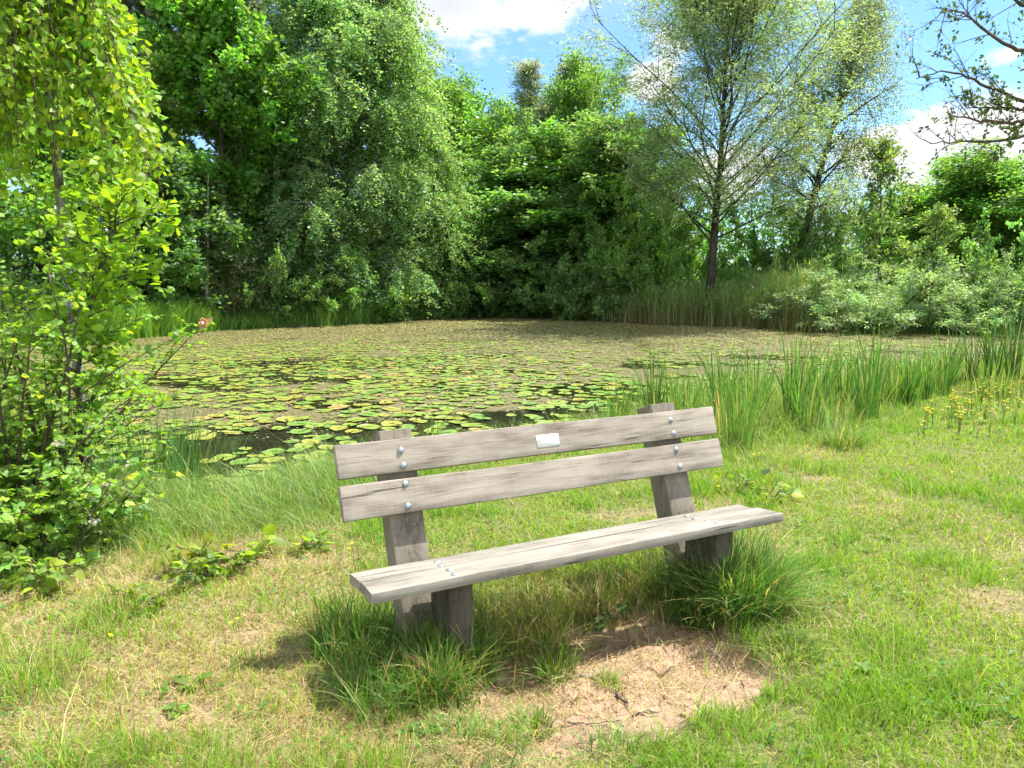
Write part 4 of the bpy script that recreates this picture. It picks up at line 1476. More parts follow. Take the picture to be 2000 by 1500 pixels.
# rank grass under and round the bench, with seed heads
G = Geo()
for (u0, u1, n0, n1, num, h0, h1, colr, brown) in ((-1.12, -.35, -.20, .50, 3800, .07, .27, (.085, .170, .030), .12), (-.5, .55, -.05, .35, 3000, .08, .25, (.16, .22, .045), .42),
                                                  (.45, 1.0, -.1, .36, 2000, .10, .28, (.085, .170, .032), .12), (-.86, -.46, .02, .46, 1700, .14, .31, (.10, .19, .034), .2), (.60, .90, .05, .45, 1300, .14, .34, (.09, .18, .034), .15), (-1.0, 1.0, -.65, -.1, 3000, .05, .16, (.17, .24, .045), .1)):
    u = rng.uniform(u0, u1, num); v = rng.uniform(n0, n1, num)
    x = BO[0] + bu[0] * u + bn[0] * v; y = BO[1] + bu[1] * u + bn[1] * v
    cl = fbm(x, y, .14, 531, 2)
    ok = (rng.random(num) < sstep(.28, .6, cl + .08)) & (rng.random(num) > f_sand(x, y) * .97)
    x, y = x[ok], y[ok]; n = len(x)
    c = vary(rng, colr, n, .22, .1)
    b_ = rng.random(n) < brown
    c[b_] = vary(rng, (.33, .24, .11), int(b_.sum()), .25, .06)
    hh = rng.uniform(h0, h1, n)
    blades(G, ground_pts(x, y), hh, .0046 * rng.uniform(.7, 1.3, n), rng.uniform(0, 2 * PI, n), rng.uniform(.15, 1.15, n) ** 1.3, c, 4, rng.uniform(0, 2 * PI, n), np.clip(c * 1.2, 0, .9))
    # seed heads
    if brown > .2:
        k = 260
        u = rng.uniform(u0, u1, k); v = rng.uniform(n0, n1, k)
        x = BO[0] + bu[0] * u + bn[0] * v; y = BO[1] + bu[1] * u + bn[1] * v
        ok = f_sand(x, y) < .5
        x, y = x[ok], y[ok]; k = len(x)
        P = ground_pts(x, y); hs = rng.uniform(.22, .38, k)
        az = rng.uniform(0, 2 * PI, k)
        cs = vary(rng, (.30, .22, .12), k, .2, .05)
        blades(G, P, hs, .0022, az, np.full(k, .25), cs, 3, None, cs)
        top = P + np.stack([np.cos(az) * .25 * hs, np.sin(az) * .25 * hs, hs * .9], -1)
        sd = np.repeat(np.arange(k), 14)
        pp = top[sd] + rng.normal(0, 1, (len(sd), 3)) * np.array([.007, .007, .03])
        scatter_leaves(G, RHOMB, pp, rng.normal(0, .4, pp.shape) + np.array([0, 0, 1]), rng.normal(0, 1, pp.shape), .009, .4, vary(rng, (.33, .22, .13), len(pp), .25, .05))
tag(link('rank_grass', G.mesh('rank_grass', M['grass'])), kind='stuff')


def tuft(name, label, px, py, num, h0, h1, spread, colr, width=.0055, bend=(.3, 1.6), seed=1, brown=.06, group=None, tall=.8):
    r = np.random.default_rng(seed)
    g = gp(px, py)
    rr = np.sqrt(r.random(num)) * spread; th = r.uniform(0, 2 * PI, num)
    x, y = g[0] + rr * np.cos(th), g[1] + rr * np.sin(th)
    az = th + r.normal(0, 1.0, num)
    hh = r.uniform(h0, h1, num) * (1 - .3 * rr / spread) * r.choice([.6, .8, 1., 1.15], num)
    c = vary(r, colr, num, .25, .1)
    b_ = r.random(num) < brown
    c[b_] = vary(r, (.42, .34, .17), int(b_.sum()), .2, .05)
    G = Geo()
    z0 = float(terrain(np.array([g[0]]), np.array([g[1]]))[0])
    P = ground_pts(x, y) - np.array([g[0], g[1], z0])
    blades(G, P, hh, width * r.uniform(.6, 1.3, num), az, r.uniform(*bend, num) * (.5 + .8 * rr / spread), c, 6, az + PI / 2 + r.normal(0, .7, num), np.clip(c * 1.25, 0, .9), .3)
    o = link(name, G.mesh(name, M['grass']))
    o.location = (g[0], g[1], z0)
    return tag(o, label, 'grass tuft', group)


tuft('grass_tuft', 'big dark green tussock of arching grass at the right end of the bench', 1440, 1182, 2900, .16, .50, .21, (.095, .195, .040), .0045, (.15, 1.15), 3, .12)
tuft('grass_tuft', 'grass tussock under the seat beside the right front leg', 1365, 1195, 650, .14, .34, .13, (.085, .165, .034), .005, (.2, 1.1), 4, .12)
tuft('grass_tuft', 'upright dark grass tuft below the left end of the seat', 700, 1275, 420, .12, .36, .20, (.075, .155, .03), .005, (.1, .6), 5, .05)
tuft('grass_tuft', 'grass tuft in front of the left front leg', 850, 1345, 260, .08, .22, .13, (.12, .20, .035), .0045, (.1, .8), 6, .3)
tuft('grass_tuft', 'green grass tuft at the left edge of the bare sand', 1040, 1405, 230, .05, .15, .075, (.15, .24, .04), .0045, (.2, 1.1), 7, .05)
tuft('grass_tuft', 'green grass tuft growing inside the bare sand below the seat', 1085, 1300, 260, .08, .22, .08, (.11, .19, .035), .0045, (.2, 1.1), 8, .15)
tuft('grass_tuft', 'green grass tuft on the near edge of the bare sand', 1215, 1478, 330, .05, .12, .17, (.11, .20, .035), .0045, (.3, 1.3), 9, .05)
tuft('grass_tuft', 'dark grass tuft at the right edge of the bare sand', 1540, 1275, 320, .05, .13, .14, (.09, .17, .032), .0045, (.3, 1.3), 10, .05)
tuft('grass_tuft', 'small grass tuft in the middle of the bare sand', 1190, 1320, 120, .04, .11, .05, (.15, .23, .04), .004, (.3, 1.3), 13, .05)
tuft('grass_tuft', 'lush grass tuft at the bottom edge of the picture left of the sand', 905, 1480, 450, .05, .14, .2, (.10, .19, .035), .0045, (.3, 1.4), 14, .05)
tuft('grass_tuft', 'spiky sedge tuft among the reeds right of the bench', 1645, 876, 300, .22, .48, .17, (.10, .19, .05), .005, (.2, 1.2), 15, .15)

# ------------------------------------------------------------------ reeds
def reed_mesh(seed, num, h0, h1, spread, width, colr, brown=.10, bend=(.02, .34)):
    r = np.random.default_rng(seed)
    rr = np.sqrt(r.random(num)) * spread; th = r.uniform(0, 2 * PI, num)
    P = np.stack([rr * np.cos(th), rr * np.sin(th), np.full(num, -.06)], -1)
    c = vary(r, colr, num, .22, .12)
    b_ = r.random(num) < brown
    c[b_] = vary(r, (.40, .33, .18), int(b_.sum()), .2, .05)
    G = Geo()
    blades(G, P, r.uniform(h0, h1, num), width * r.uniform(.65, 1.25, num), th + r.normal(0, .9, num), r.uniform(*bend, num), c, 5, r.uniform(0, 2 * PI, num), np.clip(c * 1.15, 0, .9))
    return G.mesh('reed_clump', M['grass'])


REEDM = [reed_mesh(601, 50, .60, 1.15, .11, .017, (.085, .185, .04)), reed_mesh(602, 74, .5, 1.05, .16, .015, (.115, .225, .045)),
         reed_mesh(603, 42, .7, 1.25, .09, .017, (.075, .165, .04), .06), reed_mesh(604, 56, .3, .7, .2, .012, (.14, .235, .055), .18)]
reedspots = [
    (1275, 845, 2, .95, 'reed clump rising just right of the bench backrest'), (1310, 835, 1, .9, 'loose reed clump behind the right end of the backrest'),
    (1180, 815, 3, .8, 'short reeds above the right half of the backrest'), (850, 850, 2, .5, 'short lone reed clump above the left half of the backrest'),
    (955, 842, 3, .55, 'sparse reeds above the middle of the backrest'), (1120, 822, 3, .7, 'thin reeds over the white plaque'), (1240, 812, 1, .75, 'reed clump left of the right back post'),
    (1395, 860, 1, .8, 'reed clump touching the right ends of the boards'), (1440, 905, 1, .82, 'low bright reeds beside the lower board'), (1475, 840, 0, .95, 'upright reeds a little right of the bench'),
    (1465, 880, 3, .9, 'yellowish reeds in front of the upright reeds'), (1560, 830, 1, 1.1, 'tallest bright reed clump right of the bench'), (1545, 850, 2, 1.1, 'dark tall reeds in the tallest clump'),
    (1600, 838, 0, 1.0, 'reeds right of the tallest clump'), (1580, 865, 1, .85, 'front reeds of the tallest clump'), (1650, 820, 0, 1.05, 'reed clump with gaps, second right of the tallest'),
    (1700, 822, 2, 1.1, 'darkest reed clump, dense and upright'), (1690, 845, 0, .95, 'reeds in front of the darkest clump'), (1745, 815, 1, .95, 'bright reeds right of the darkest clump'),
    (1775, 815, 0, .95, 'reeds left of the yellow flowers'), (1805, 800, 2, .8, 'thin dark reeds just left of the yellow flowers'), (1850, 765, 0, .95, 'reeds behind the yellow flowers'),
    (1895, 755, 2, .9, 'dark reeds behind the right part of the yellow flowers'), (1940, 750, 0, 1.2, 'tall reeds right of the yellow flowers'), (1975, 745, 2, 1.3, 'tallest reeds at the right edge of the picture'),
    (1360, 815, 3, .9, 'reeds out in the water right of the backrest'), (1420, 800, 0, .8, 'reeds in the water left of the tallest clump'), (1510, 800, 3, .9, 'water reeds behind the tallest clump'),
    (1620, 790, 3, .9, 'water reeds between the tallest and the darkest clumps'), (2040, 770, 1, 1.2, 'reeds beyond the right edge of the picture'),
    (1425, 885, 3, 1.15, 'yellow-green reeds whose blades brush the right end of the lower board'), (1410, 840, 0, 1.0, 'upright reeds over the right top corner of the backrest'), (1450, 868, 1, 1.0, 'broad reeds between the backrest and the upright reeds'),
    (1620, 865, 3, 1.05, 'low pale reeds left of the sedge tuft'),
    
    (1830, 785, 1, .9, 'bright reeds directly behind the left buttercups'), (1920, 790, 3, 1.0, 'low reeds behind the middle of the buttercups'), (1960, 800, 3, 1.0, 'low reeds right of the buttercups'),
    (1335, 850, 1, .8, 'reeds peeping between the two backrest boards at right'), (1210, 835, 1, .7, 'low reeds right above the plaque end of the upper board')]
rr_ = np.random.default_rng(33)
for px, py, k, sc_, lb in reedspots:
    g = gp(px, py, -.12)
    z = max(float(terrain(np.array([g[0]]), np.array([g[1]]))[0]), WZ - .1)
    o = link('reed_clump', REEDM[k]); o.location = (g[0], g[1], z); o.rotation_euler = (0, 0, rr_.uniform(0, 6)); o.scale = (sc_ * rr_.uniform(.9, 1.2),) * 2 + (sc_,)
    tag(o, lb, 'reeds', 'reed clumps along the near shore')

RUSH = [reed_mesh(611, 170, .55, 1.2, .36, .0066, (.085, .19, .055), .05, (.02, .3)), reed_mesh(612, 90, .5, 1.1, .32, .0062, (.09, .20, .055), .08, (.02, .4))]
for px, py, k, sc_, lb in ((305, 985, 0, 1.0, 'dense dark rush clump in the shallows left of the bench'), (245, 995, 1, 1.0, 'rushes between the bramble bush and the dense rush clump'), (390, 975, 1, .95, 'sparse thin rushes right of the dense clump'), (330, 950, 1, .9, 'rushes standing behind the dense rush clump')):
    g = gp(px, py, -.25)
    o = link('rush_clump', RUSH[k]); o.location = (g[0], g[1], WZ + .02); o.rotation_euler = (0, 0, px); o.scale = (sc_, sc_, sc_)
    tag(o, lb, 'rushes', 'rush clumps in the shallows')

# far reeds and bank grass
rng = np.random.default_rng(17)


def along(pxs, num, inland, jitter):
    pts = np.array([gp(a, b, WZ)[:2] for a, b in pxs])
    t = rng.random(num) * (len(pts) - 1); i = t.astype(int); f = (t - i)[:, None]
    p = pts[i] * (1 - f) + pts[i + 1] * f
    d = norm(p)
    return p + d * rng.uniform(*inland, num)[:, None] + rng.normal(0, jitter, p.shape)


G = Geo()
p = along([(1085, 622), (1180, 628), (1300, 635), (1400, 637), (1480, 640), (1560, 647), (1640, 651)], 17000, (-.3, 3.2), .22)
kp = rng.random(len(p)) < sstep(.22, .55, fbm(p[:, 0], p[:, 1], .8, 705)) * .9 + .1
p = p[kp]
n = len(p)
hh = rng.uniform(1.2, 2.7, n) * (.45 + .85 * fbm(p[:, 0], p[:, 1], 1.5, 701)) * sstep(-1, 9, p[:, 0] + 1.5) ** .3
P = np.stack([p[:, 0], p[:, 1], np.full(n, WZ - .05)], -1)
lowc = vary(rng, (.22, .20, .09), n, .3, .1); upc = vary(rng, (.13, .25, .075), n, .25, .12)
dead = rng.random(n) < .16
upc[dead] = vary(rng, (.34, .27, .16), int(dead.sum()), .2, .05)
blades(G, P, hh, .020 * rng.uniform(.6, 1.3, n), rng.uniform(0, 2 * PI, n), rng.uniform(.02, .3, n), lowc, 4, rng.uniform(0, 2 * PI, n), upc)
k = 16000       # leaves on the upper stems
i = rng.integers(0, n, k)
pos = P[i] + np.array([0, 0, 1]) * (hh[i] * rng.uniform(.35, .95, k))[:, None] + rng.normal(0, .05, (k, 3))
scatter_leaves(G, RHOMB, pos, rng.normal(0, .7, (k, 3)) + np.array([0, 0, .55]), rng.normal(0, 1, (k, 3)), rng.uniform(.18, .42, k), .09, vary(rng, (.18, .29, .10), k, .22, .1))
tag(link('far_reeds', G.mesh('far_reeds', M['grass'])), kind='stuff')

G = Geo()
for pxs, num, inl, h0, h1, colr in (([(170, 668), (250, 663), (330, 656), (420, 646)], 7500, (-.2, 2.2), .6, 1.35, (.115, .215, .035)),
                                    ([(420, 646), (520, 642), (630, 637)], 2500, (-.1, 1.2), .3, .8, (.07, .14, .03)),
                                    ([(620, 638), (700, 633), (780, 625), (850, 622), (930, 618)], 8500, (-.3, 2.4), .6, 1.35, (.105, .195, .045)),
                                    ([(930, 618), (1000, 620), (1090, 622)], 3500, (-.1, 1.6), .4, 1.0, (.07, .135, .035)),
                                    ([(1555, 647), (1680, 652), (1780, 653), (1880, 655), (1980, 662)], 3500, (.2, 2.5), .3, .9, (.08, .15, .04)),
                                    ([(-250, 720), (-60, 695), (60, 680), (180, 668)], 5000, (-.2, 2.0), .5, 1.2, (.09, .17, .035))):
    p = along(pxs, num, inl, .1); n = len(p)
    z = np.maximum(terrain(p[:, 0], p[:, 1], False), WZ) - .03
    c = vary(rng, np.array(colr) * 1.45, n, .25, .12)
    blades(G, np.stack([p[:, 0], p[:, 1], z], -1), rng.uniform(h0, h1, n) * (.6 + .8 * fbm(p[:, 0], p[:, 1], 1.1, 707)), .022 * rng.uniform(.6, 1.3, n), rng.uniform(0, 2 * PI, n), rng.uniform(.1, .7, n), c, 3, rng.uniform(0, 2 * PI, n), np.clip(c * 1.15, 0, .9))
tag(link('bank_grass', G.mesh('bank_grass', M['grass'])), kind='stuff')

# ------------------------------------------------------------------ yellow flowers
def flower_meshes(seed, h, nblo, rad, petal):
    r = np.random.default_rng(seed)
    S, B = Geo(), Geo()
    for k in range(nblo):
        az = r.uniform(0, 2 * PI); hh = h * r.uniform(.75, 1.1); b = r.uniform(.05, .35)
        t = np.linspace(0, 1, 6)
        pts = np.stack([np.cos(az) * b * hh * t ** 2, np.sin(az) * b * hh * t ** 2, hh * t - .02], -1)
        tube(S, pts, np.linspace(.0022, .0013, 6), 4, (.10, .18, .04), cap=False)
        top = pts[-1]
        for p in range(5):
            a = p / 5 * 2 * PI + r.uniform(0, .3)
            d = np.array([math.cos(a), math.sin(a), .45])
            scatter_leaves(B, OVATE, top[None], d[None], np.array([[-d[0] * .4, -d[1] * .4, 1.]]), np.array([rad]), 1.0, vary(r, petal, 1, .08, .03))
        scatter_leaves(B, RHOMB, np.repeat(top[None], 6, 0) + r.normal(0, .002, (6, 3)), r.normal(0, 1, (6, 3)) + np.array([0, 0, 1.5]), r.normal(0, 1, (6, 3)), rad * .4, .5, vary(r, (.55, .35, .02), 6, .1, .02))
    for k in range(5):
        az = r.uniform(0, 2 * PI)
        scatter_leaves(S, HAW, np.array([[0, 0, .01]]), np.array([[math.cos(az), math.sin(az), .7]]), np.array([[0, 0, 1.]]), np.array([h * .2]), .4, vary(r, (.14, .25, .045), 1))
    return S.mesh('stem', M['grass']), B.mesh('blossom', M['petal'])


FM = [flower_meshes(801, .32, 3, .017, (.80, .60, .02)), flower_meshes(802, .26, 2, .018, (.82, .58, .02)), flower_meshes(803, .36, 4, .016, (.78, .60, .03))]
fr = np.random.default_rng(88)
fproto = {}


def flower(px, py, k, label, group=None, sc_=1.):
    g = gp(px, py)
    z = float(terrain(np.array([g[0]]), np.array([g[1]]))[0])
    if k not in fproto:
        r = thing('yellow_flower', label, 'flower', (g[0], g[1], z), fr.uniform(0, 6), group)
        link('stem', FM[k][0], r); link('blossom', FM[k][1], r)
        fproto[k] = r
        r.scale = (sc_,) * 3
        return
    c = copy_thing(fproto[k], (g[0], g[1], z), fr.uniform(0, 6), (sc_,) * 3, label, group)
    if group is None and 'group' in c: del c['group']


for i in range(46):
    lower = i >= 28
    px, py = (fr.normal(1880, 52), fr.normal(845, 13)) if lower else (fr.normal(1900, 62), fr.normal(808, 14))
    flower(px, py, i % 3, 'yellow buttercup plant in the patch between the reeds and the lawn at right', 'buttercups at the right shore', fr.uniform(.8, 1.15))
for px, py, k, s_, lb in ((1668, 865, 1, .8, 'yellow buttercup in the sedge among the reeds right of the bench'), (1975, 835, 1, .8, 'single yellow buttercup right of the buttercup patch'),
                          (470, 1262, 1, .55, 'yellow dandelion-like flower on the dry grass left of the bench'), (216, 1292, 1, .5, 'low yellow flower on the dry grass at left'),
                          (692, 1108, 1, .6, 'yellow flower left of the seat end'), (1475, 930, 0, .7, 'yellow flower by the reeds beside the lower backrest board')):
    flower(px, py, k, lb, None, s_)

# ------------------------------------------------------------------ bushes at the left
def leafy(seed, stems, tpl, leaf, lw, col, per, side=.10, spread=.02, hang=.1, upb=.7, nsub=6, subl=.3, jit=.22, trif=False, grav=0., mat='leaf_near', wood='twig', r0=.008, amt=.2, yellow=0., tips=None):
    """stems: list of (start, direction, length, bend, subs); leaves stand along the side shoots"""
    r = np.random.default_rng(seed)
    W, C = Geo(), Geo()
    P, D = [], []
    for (p0, d0, L, g_, ns) in stems:
        st = walk(r, p0, d0, L, 10, g_, jit)
        tube(W, st, np.linspace(r0 * (.5 + .5 * L), .0022, 11), 6, cap=False)
        for j in range(ns):
            q, qd = interp(st, min(.99, .18 + .82 * (j + r.random()) / ns))
            sb = walk(r, q, qd * .5 + r.normal(0, .6, 3) + np.array([0, 0, .1]), subl * r.uniform(.5, 1.25), 5, grav, .25)
            tube(W, sb, np.linspace(.0032, .0012, 6), 4, cap=False)
            for k in range(per):
                u, ud = interp(sb, min(.99, .15 + .85 * (k + r.random()) / per))
                sgn = 1 if k % 2 else -1
                s_ = norm(np.cross(ud, [0, 0, 1])) * sgn
                base = u + s_ * r.uniform(.3, 1) * spread
                P.append(base); D.append(ud * .5 + s_ * .8 + r.normal(0, .35, 3) + np.array([0, 0, -hang]))
    P = np.array(P); D = norm(np.array(D)); n = len(P)
    Nn = r.normal(0, .45, (n, 3)) + np.array([0, 0, upb])
    L = leaf * r.uniform(.6, 1.25, n)
    c = vary(r, col, n, amt, .1)
    if yellow:
        m = r.random(n) < yellow
        c[m] = c[m] * np.array([1.7, 1.3, .8])
    if trif:
        S = norm(np.cross(D, Nn))
        for k, w_ in ((0, 0.), (1, .9), (-1, -.9)):
            scatter_leaves(C, tpl, P + D * (.35 * L)[:, None] * (k == 0), D + S * w_, Nn + r.normal(0, .2, (n, 3)), L * (1 if k == 0 else .85), lw, c)
    else:
        scatter_leaves(C, tpl, P, D, Nn, L, lw, c)
    return W, C, (P, D)


def set_thing(name, label, cat, base, parts, group=None):
    base = np.array(base, float)
    r = thing(name, label, cat, tuple(base), 0, group)
    for nm, gg, mm in parts:
        for i in range(len(gg.V)):
            gg.V[i] = gg.V[i] - base
        link(nm, gg.mesh(nm, M[mm], nm in ('trunk', 'stem', 'branches')), r)
    return r


rl = np.random.default_rng(5)
# drooping birch
base = np.array([-3.70, 6.4, -.02])
W = Geo()
trk = walk(rl, base - np.array([0, 0, .2]), [.0, -.03, 1], 8.5, 16, .2, .05)
tube(W, trk, np.linspace(.044, .018, 17), 10)
WB = Geo()
stems = []
for k in range(165):
    px = rl.uniform(-420, 330); py = rl.uniform(-60, 440) if px < 200 else rl.uniform(150, 430)
    lim = np.interp(py, [-100, 0, 150, 300, 380, 460], [150, 200, 262, 312, 338, 215])
    px = min(px, lim - rl.uniform(5, 50))
    if px < 130 and rl.random() < .5: py = rl.uniform(0, 480)
    end = at(px, py, rl.uniform(4.9, 6.6))
    stt = interp(trk, rl.uniform(.42, .85))[0]
    mid = (stt + end) / 2 + np.array([0, 0, .55 * np.linalg.norm(end - stt) * .5])
    t = np.linspace(0, 1, 14)[:, None]
    lb = (1 - t) ** 2 * stt + 2 * t * (1 - t) * mid + t * t * end + rl.normal(0, .012, (14, 3))
    tube(WB, lb, np.linspace(.011, .002, 14), 5, cap=False)
    stems.append(lb)
C = Geo(); P, D = [], []
for lb in stems:
    for j in range(17):
        q, qd = interp(lb, min(.995, .45 + .55 * (j + rl.random()) / 17))
        d0 = qd * .6 + rl.normal(0, .5, 3) + np.array([.12, 0, -.1])
        sb = walk(rl, q, d0, rl.uniform(.15, .38), 5, -.45, .25)
        tube(WB, sb, np.linspace(.0022, .001, 6), 4, cap=False)
        for k in range(9):
            u, ud = interp(sb, min(.99, (k + rl.random()) / 9))
            s_ = rl.normal(0, 1, 3); s_ = norm(s_ - ud * (s_ @ ud))
            P.append(u + s_ * .014); D.append(ud * .35 + s_ * .8 + np.array([0, 0, -.55]))
P = np.array(P); D = np.array(D); n = len(P)
c = vary(rl, (.215, .335, .035), n, .25, .14)
m = rl.random(n) < .05
c[m] = c[m] * np.array([1.5, 1.15, .8])
Nn = rl.normal(0, .7, (n, 3)) + np.array([.35, -.1, .5])
scatter_leaves(C, BIRCH, P, D, Nn, rl.uniform(.038, .068, n), .92, c)
print('BIRCHLEAF', n)
set_thing('birch_tree', 'young birch in the left foreground with drooping yellow-green branches over the pond edge', 'tree', base, [('trunk', W, 'birch_bark'), ('branches', WB, 'twig'), ('crown', C, 'leaf_near')])

# lime-green oak sapling
base = np.array([-2.92, 5.0, -.06])
stems = []
W0 = Geo()
stem = np.array([base + v for v in ([0, 0, -.1], [.0, 0, .35], [-.02, 0, .75], [.02, .0, 1.1], [.10, 0, 1.45], [.22, 0, 1.75], [.36, 0, 2.05])])
fine = np.array([interp(stem, t)[0] for t in np.linspace(0, 1, 18)]) + rl.normal(0, .006, (18, 3))
tube(W0, fine, np.linspace(.022, .006, 18), 8)
for k in range(26):
    q, qd = interp(fine, .36 + .63 * k / 25)
    az = k * GOLD
    stems.append((q, np.array([math.cos(az) * .9 + .2, math.sin(az) * .6, .45]), rl.uniform(.25, .55), .15, 6))
W, C, _ = leafy(7, stems, OAK, .066, .95, (.215, .34, .035), 11, spread=.012, subl=.22, hang=.05, upb=.7, r0=.009)
tube(W, fine, np.linspace(.022, .006, 18), 8)
set_thing('oak_sapling', 'lime-green oak sapling with lobed leaves standing below the drooping birch', 'tree', base, [('trunk', W, 'bark'), ('crown', C, 'leaf_near')])

# second small-leaved bush behind: hawthorn
base = np.array([-3.35, 4.75, 0.])
stems = []
for k in range(48):
    az = k * GOLD; e = R(rl.uniform(58, 88))
    stems.append((base + np.array([math.cos(az) * .22, math.sin(az) * .18, -.05]), np.array([math.cos(az) * math.cos(e), math.sin(az) * math.cos(e), math.sin(e)]), rl.uniform(.9, 1.85), -.1, 14))
W, C, _ = leafy(8, stems, HAW, .040, .95, (.20, .33, .055), 13, spread=.012, subl=.28, r0=.011, yellow=.05)
set_thing('hawthorn_bush', 'small-leaved green bush at the left edge between the brambles and the birch', 'bush', base, [('branches', W, 'twig'), ('foliage', C, 'leaf_near')])

# brambles in front with white blossom
base = np.array([-3.0, 4.15, 0.])
stems = []
for k in range(52):
    az = rl.uniform(0, 2 * PI); e = R(rl.uniform(40, 84))
    stems.append((base + np.array([rl.normal(0, .26), rl.normal(0, .22), -.05]), np.array([math.cos(az) * math.cos(e), math.sin(az) * math.cos(e), math.sin(e)]), rl.uniform(.5, 1.2) * (1 - .3 * max(0, math.cos(az))), -.9, 11))
W, C, (bp, bd) = leafy(9, stems, BRAMBLE, .046, .95, (.20, .325, .07), 4, spread=.03, subl=.22, trif=True, r0=.006, upb=.9, yellow=.10, amt=.28)
r_ = set_thing('bramble_bush', 'bramble bush with three-part leaves and arching canes at the lower left', 'bush', base, [('branches', W, 'twig'), ('foliage', C, 'leaf_near')])
W2, C2, _ = leafy(19, [(np.array([-2.68, 4.3, 0]) + np.array([rl.normal(0, .15), rl.normal(0, .2), -.03]), np.array([rl.normal(0, .5), rl.normal(0, .4), .9]), rl.uniform(.22, .5), -1.0, 6) for k in range(13)], BRAMBLE, .050, .95, (.135, .24, .04), 3, spread=.03, subl=.18, trif=True, r0=.005, upb=.9, yellow=.12, amt=.28)
set_thing('bramble_bush', 'lower bramble growth spilling right from the bush towards the rushes', 'bush', (-2.68, 4.3, 0), [('branches', W2, 'twig'), ('foliage', C2, 'leaf_near')])


def blossom_head(px, py, Y, label, seed):
    r = np.random.default_rng(seed)
    c = at(px, py, Y)
    S, B = Geo(), Geo()
    tube(S, np.array([c + np.array([-.08, .06, -.16]), c + np.array([-.03, .02, -.06]), c]), [.003, .0025, .002], 5, (.12, .17, .05), cap=False)
    for k in range(11):
        q = c + r.normal(0, 1, 3) * np.array([.017, .014, .014])
        for p in range(5):
            a = p / 5 * 2 * PI
            d = np.array([math.cos(a), -.35, math.sin(a) * .8]) + r.normal(0, .25, 3)
            scatter_leaves(B, OVATE, q[None], d[None], np.array([[0, -1., .5]]), np.array([.011]), 1.1, vary(r, (.72, .66, .62), 1, .06, .02))
    set_thing('white_blossom', label, 'flower', c, [('stem', S, 'grass'), ('petals', B, 'petal')])


blossom_head(250, 911, 4.3, 'white blossom head sticking out at the right of the brambles', 1)
blossom_head(204, 943, 4.2, 'whitish blossom head below the first one on the brambles', 2)
blossom_head(182, 1018, 4.1, 'small white blossom head low on the brambles', 3)
blossom_head(113, 866, 4.2, 'pale pink blossom half hidden in the bramble leaves', 4)

# long cane reaching out over the pond with a withered tip
W, C, Dd = Geo(), Geo(), Geo()
pts = np.array([at(a, b, Y) for a, b, Y in ((120, 800, 4.75), (170, 763, 4.7), (235, 715, 4.65), (300, 682, 4.6), (350, 655, 4.58), (392, 632, 4.55))])
fine = np.array([interp(pts, t)[0] for t in np.linspace(0, 1, 20)]) + rl.normal(0, .003, (20, 3))
tube(W, fine, np.linspace(.0055, .002, 20), 6, cap=False)
P, D = [], []
for k in range(34):
    q, qd = interp(fine, rl.uniform(.45, .96)); P.append(q + rl.normal(0, .015, 3)); D.append(qd + rl.normal(0, .7, 3))
P = np.array(P)
scatter_leaves(C, BRAMBLE, P, np.array(D), rl.normal(0, .5, P.shape) + np.array([0, -.2, .8]), rl.uniform(.03, .06, len(P)), .95, vary(rl, (.12, .21, .04), len(P)))
P = np.repeat(at(399, 628, 4.54)[None], 16, 0) + rl.normal(0, .014, (16, 3))
scatter_leaves(Dd, BRAMBLE, P, rl.normal(0, 1, P.shape), rl.normal(0, 1, P.shape) + np.array([0, -.8, 0]), rl.uniform(.02, .042, 16), .9, vary(rl, (.52, .31, .20), 16, .15, .03))
set_thing('bramble_cane', 'long bramble cane reaching right over the pond with a withered pinkish tip', 'cane', pts[0], [('stem', W, 'twig'), ('leaves', C, 'leaf_near'), ('withered_leaves', Dd, 'petal')])

# small plants in the grass
def sprout(px, py, h, num, tpl, leaf, col, label, seed, trif=True, name='bramble_sprout', cat='plant'):
    r = np.random.default_rng(seed)
    g = gp(px, py); g[2] = float(terrain(np.array([g[0]]), np.array([g[1]]))[0])
    st = [(g + np.array([r.normal(0, .02), r.normal(0, .02), -.01]), np.array([r.normal(0, .6), r.normal(0, .6), 1]), h * r.uniform(.6, 1.2), -1.0, 4) for k in range(num)]
    W, C, _ = leafy(seed, st, tpl, leaf, .95, col, 2, spread=.02, subl=.10, trif=trif, r0=.003, upb=1.0, amt=.25, yellow=.2)
    set_thing(name, label, cat, g, [('stem', W, 'twig'), ('leaves', C, 'leaf_near')])


sprout(430, 1110, .28, 6, BRAMBLE, .055, (.17, .24, .04), 'yellow-green bramble sprout in the grass left of the seat', 21)
sprout(565, 1085, .26, 3, OVATE, .075, (.17, .26, .04), 'upright broad-leaved sprout between the bramble sprout and the bench', 22, False, 'seedling')
sprout(395, 1150, .20, 4, BRAMBLE, .05, (.13, .21, .04), 'low bramble sprout nearest the dry grass at left', 23)
sprout(280, 1190, .18, 3, BRAMBLE, .045, (.15, .22, .04), 'small bramble sprout in the straw right of the bush', 24)
sprout(100, 1150, .30, 4, OVATE, .07, (.18, .26, .04), 'broad-leaved sprout at the foot of the bramble bush', 25, False, 'seedling')
sprout(1512, 985, .22, 3, OVATE, .07, (.16, .25, .06), 'broad-leaved seedling behind the right end of the seat', 26, False, 'seedling')
sprout(1430, 965, .16, 3, BRAMBLE, .045, (.19, .26, .05), 'small pale sprout left of the seedling behind the seat', 27)
sprout(1188, 1215, .13, 2, BRAMBLE, .04, (.06, .14, .05), 'small dark leafy plant in the shade under the seat', 28)


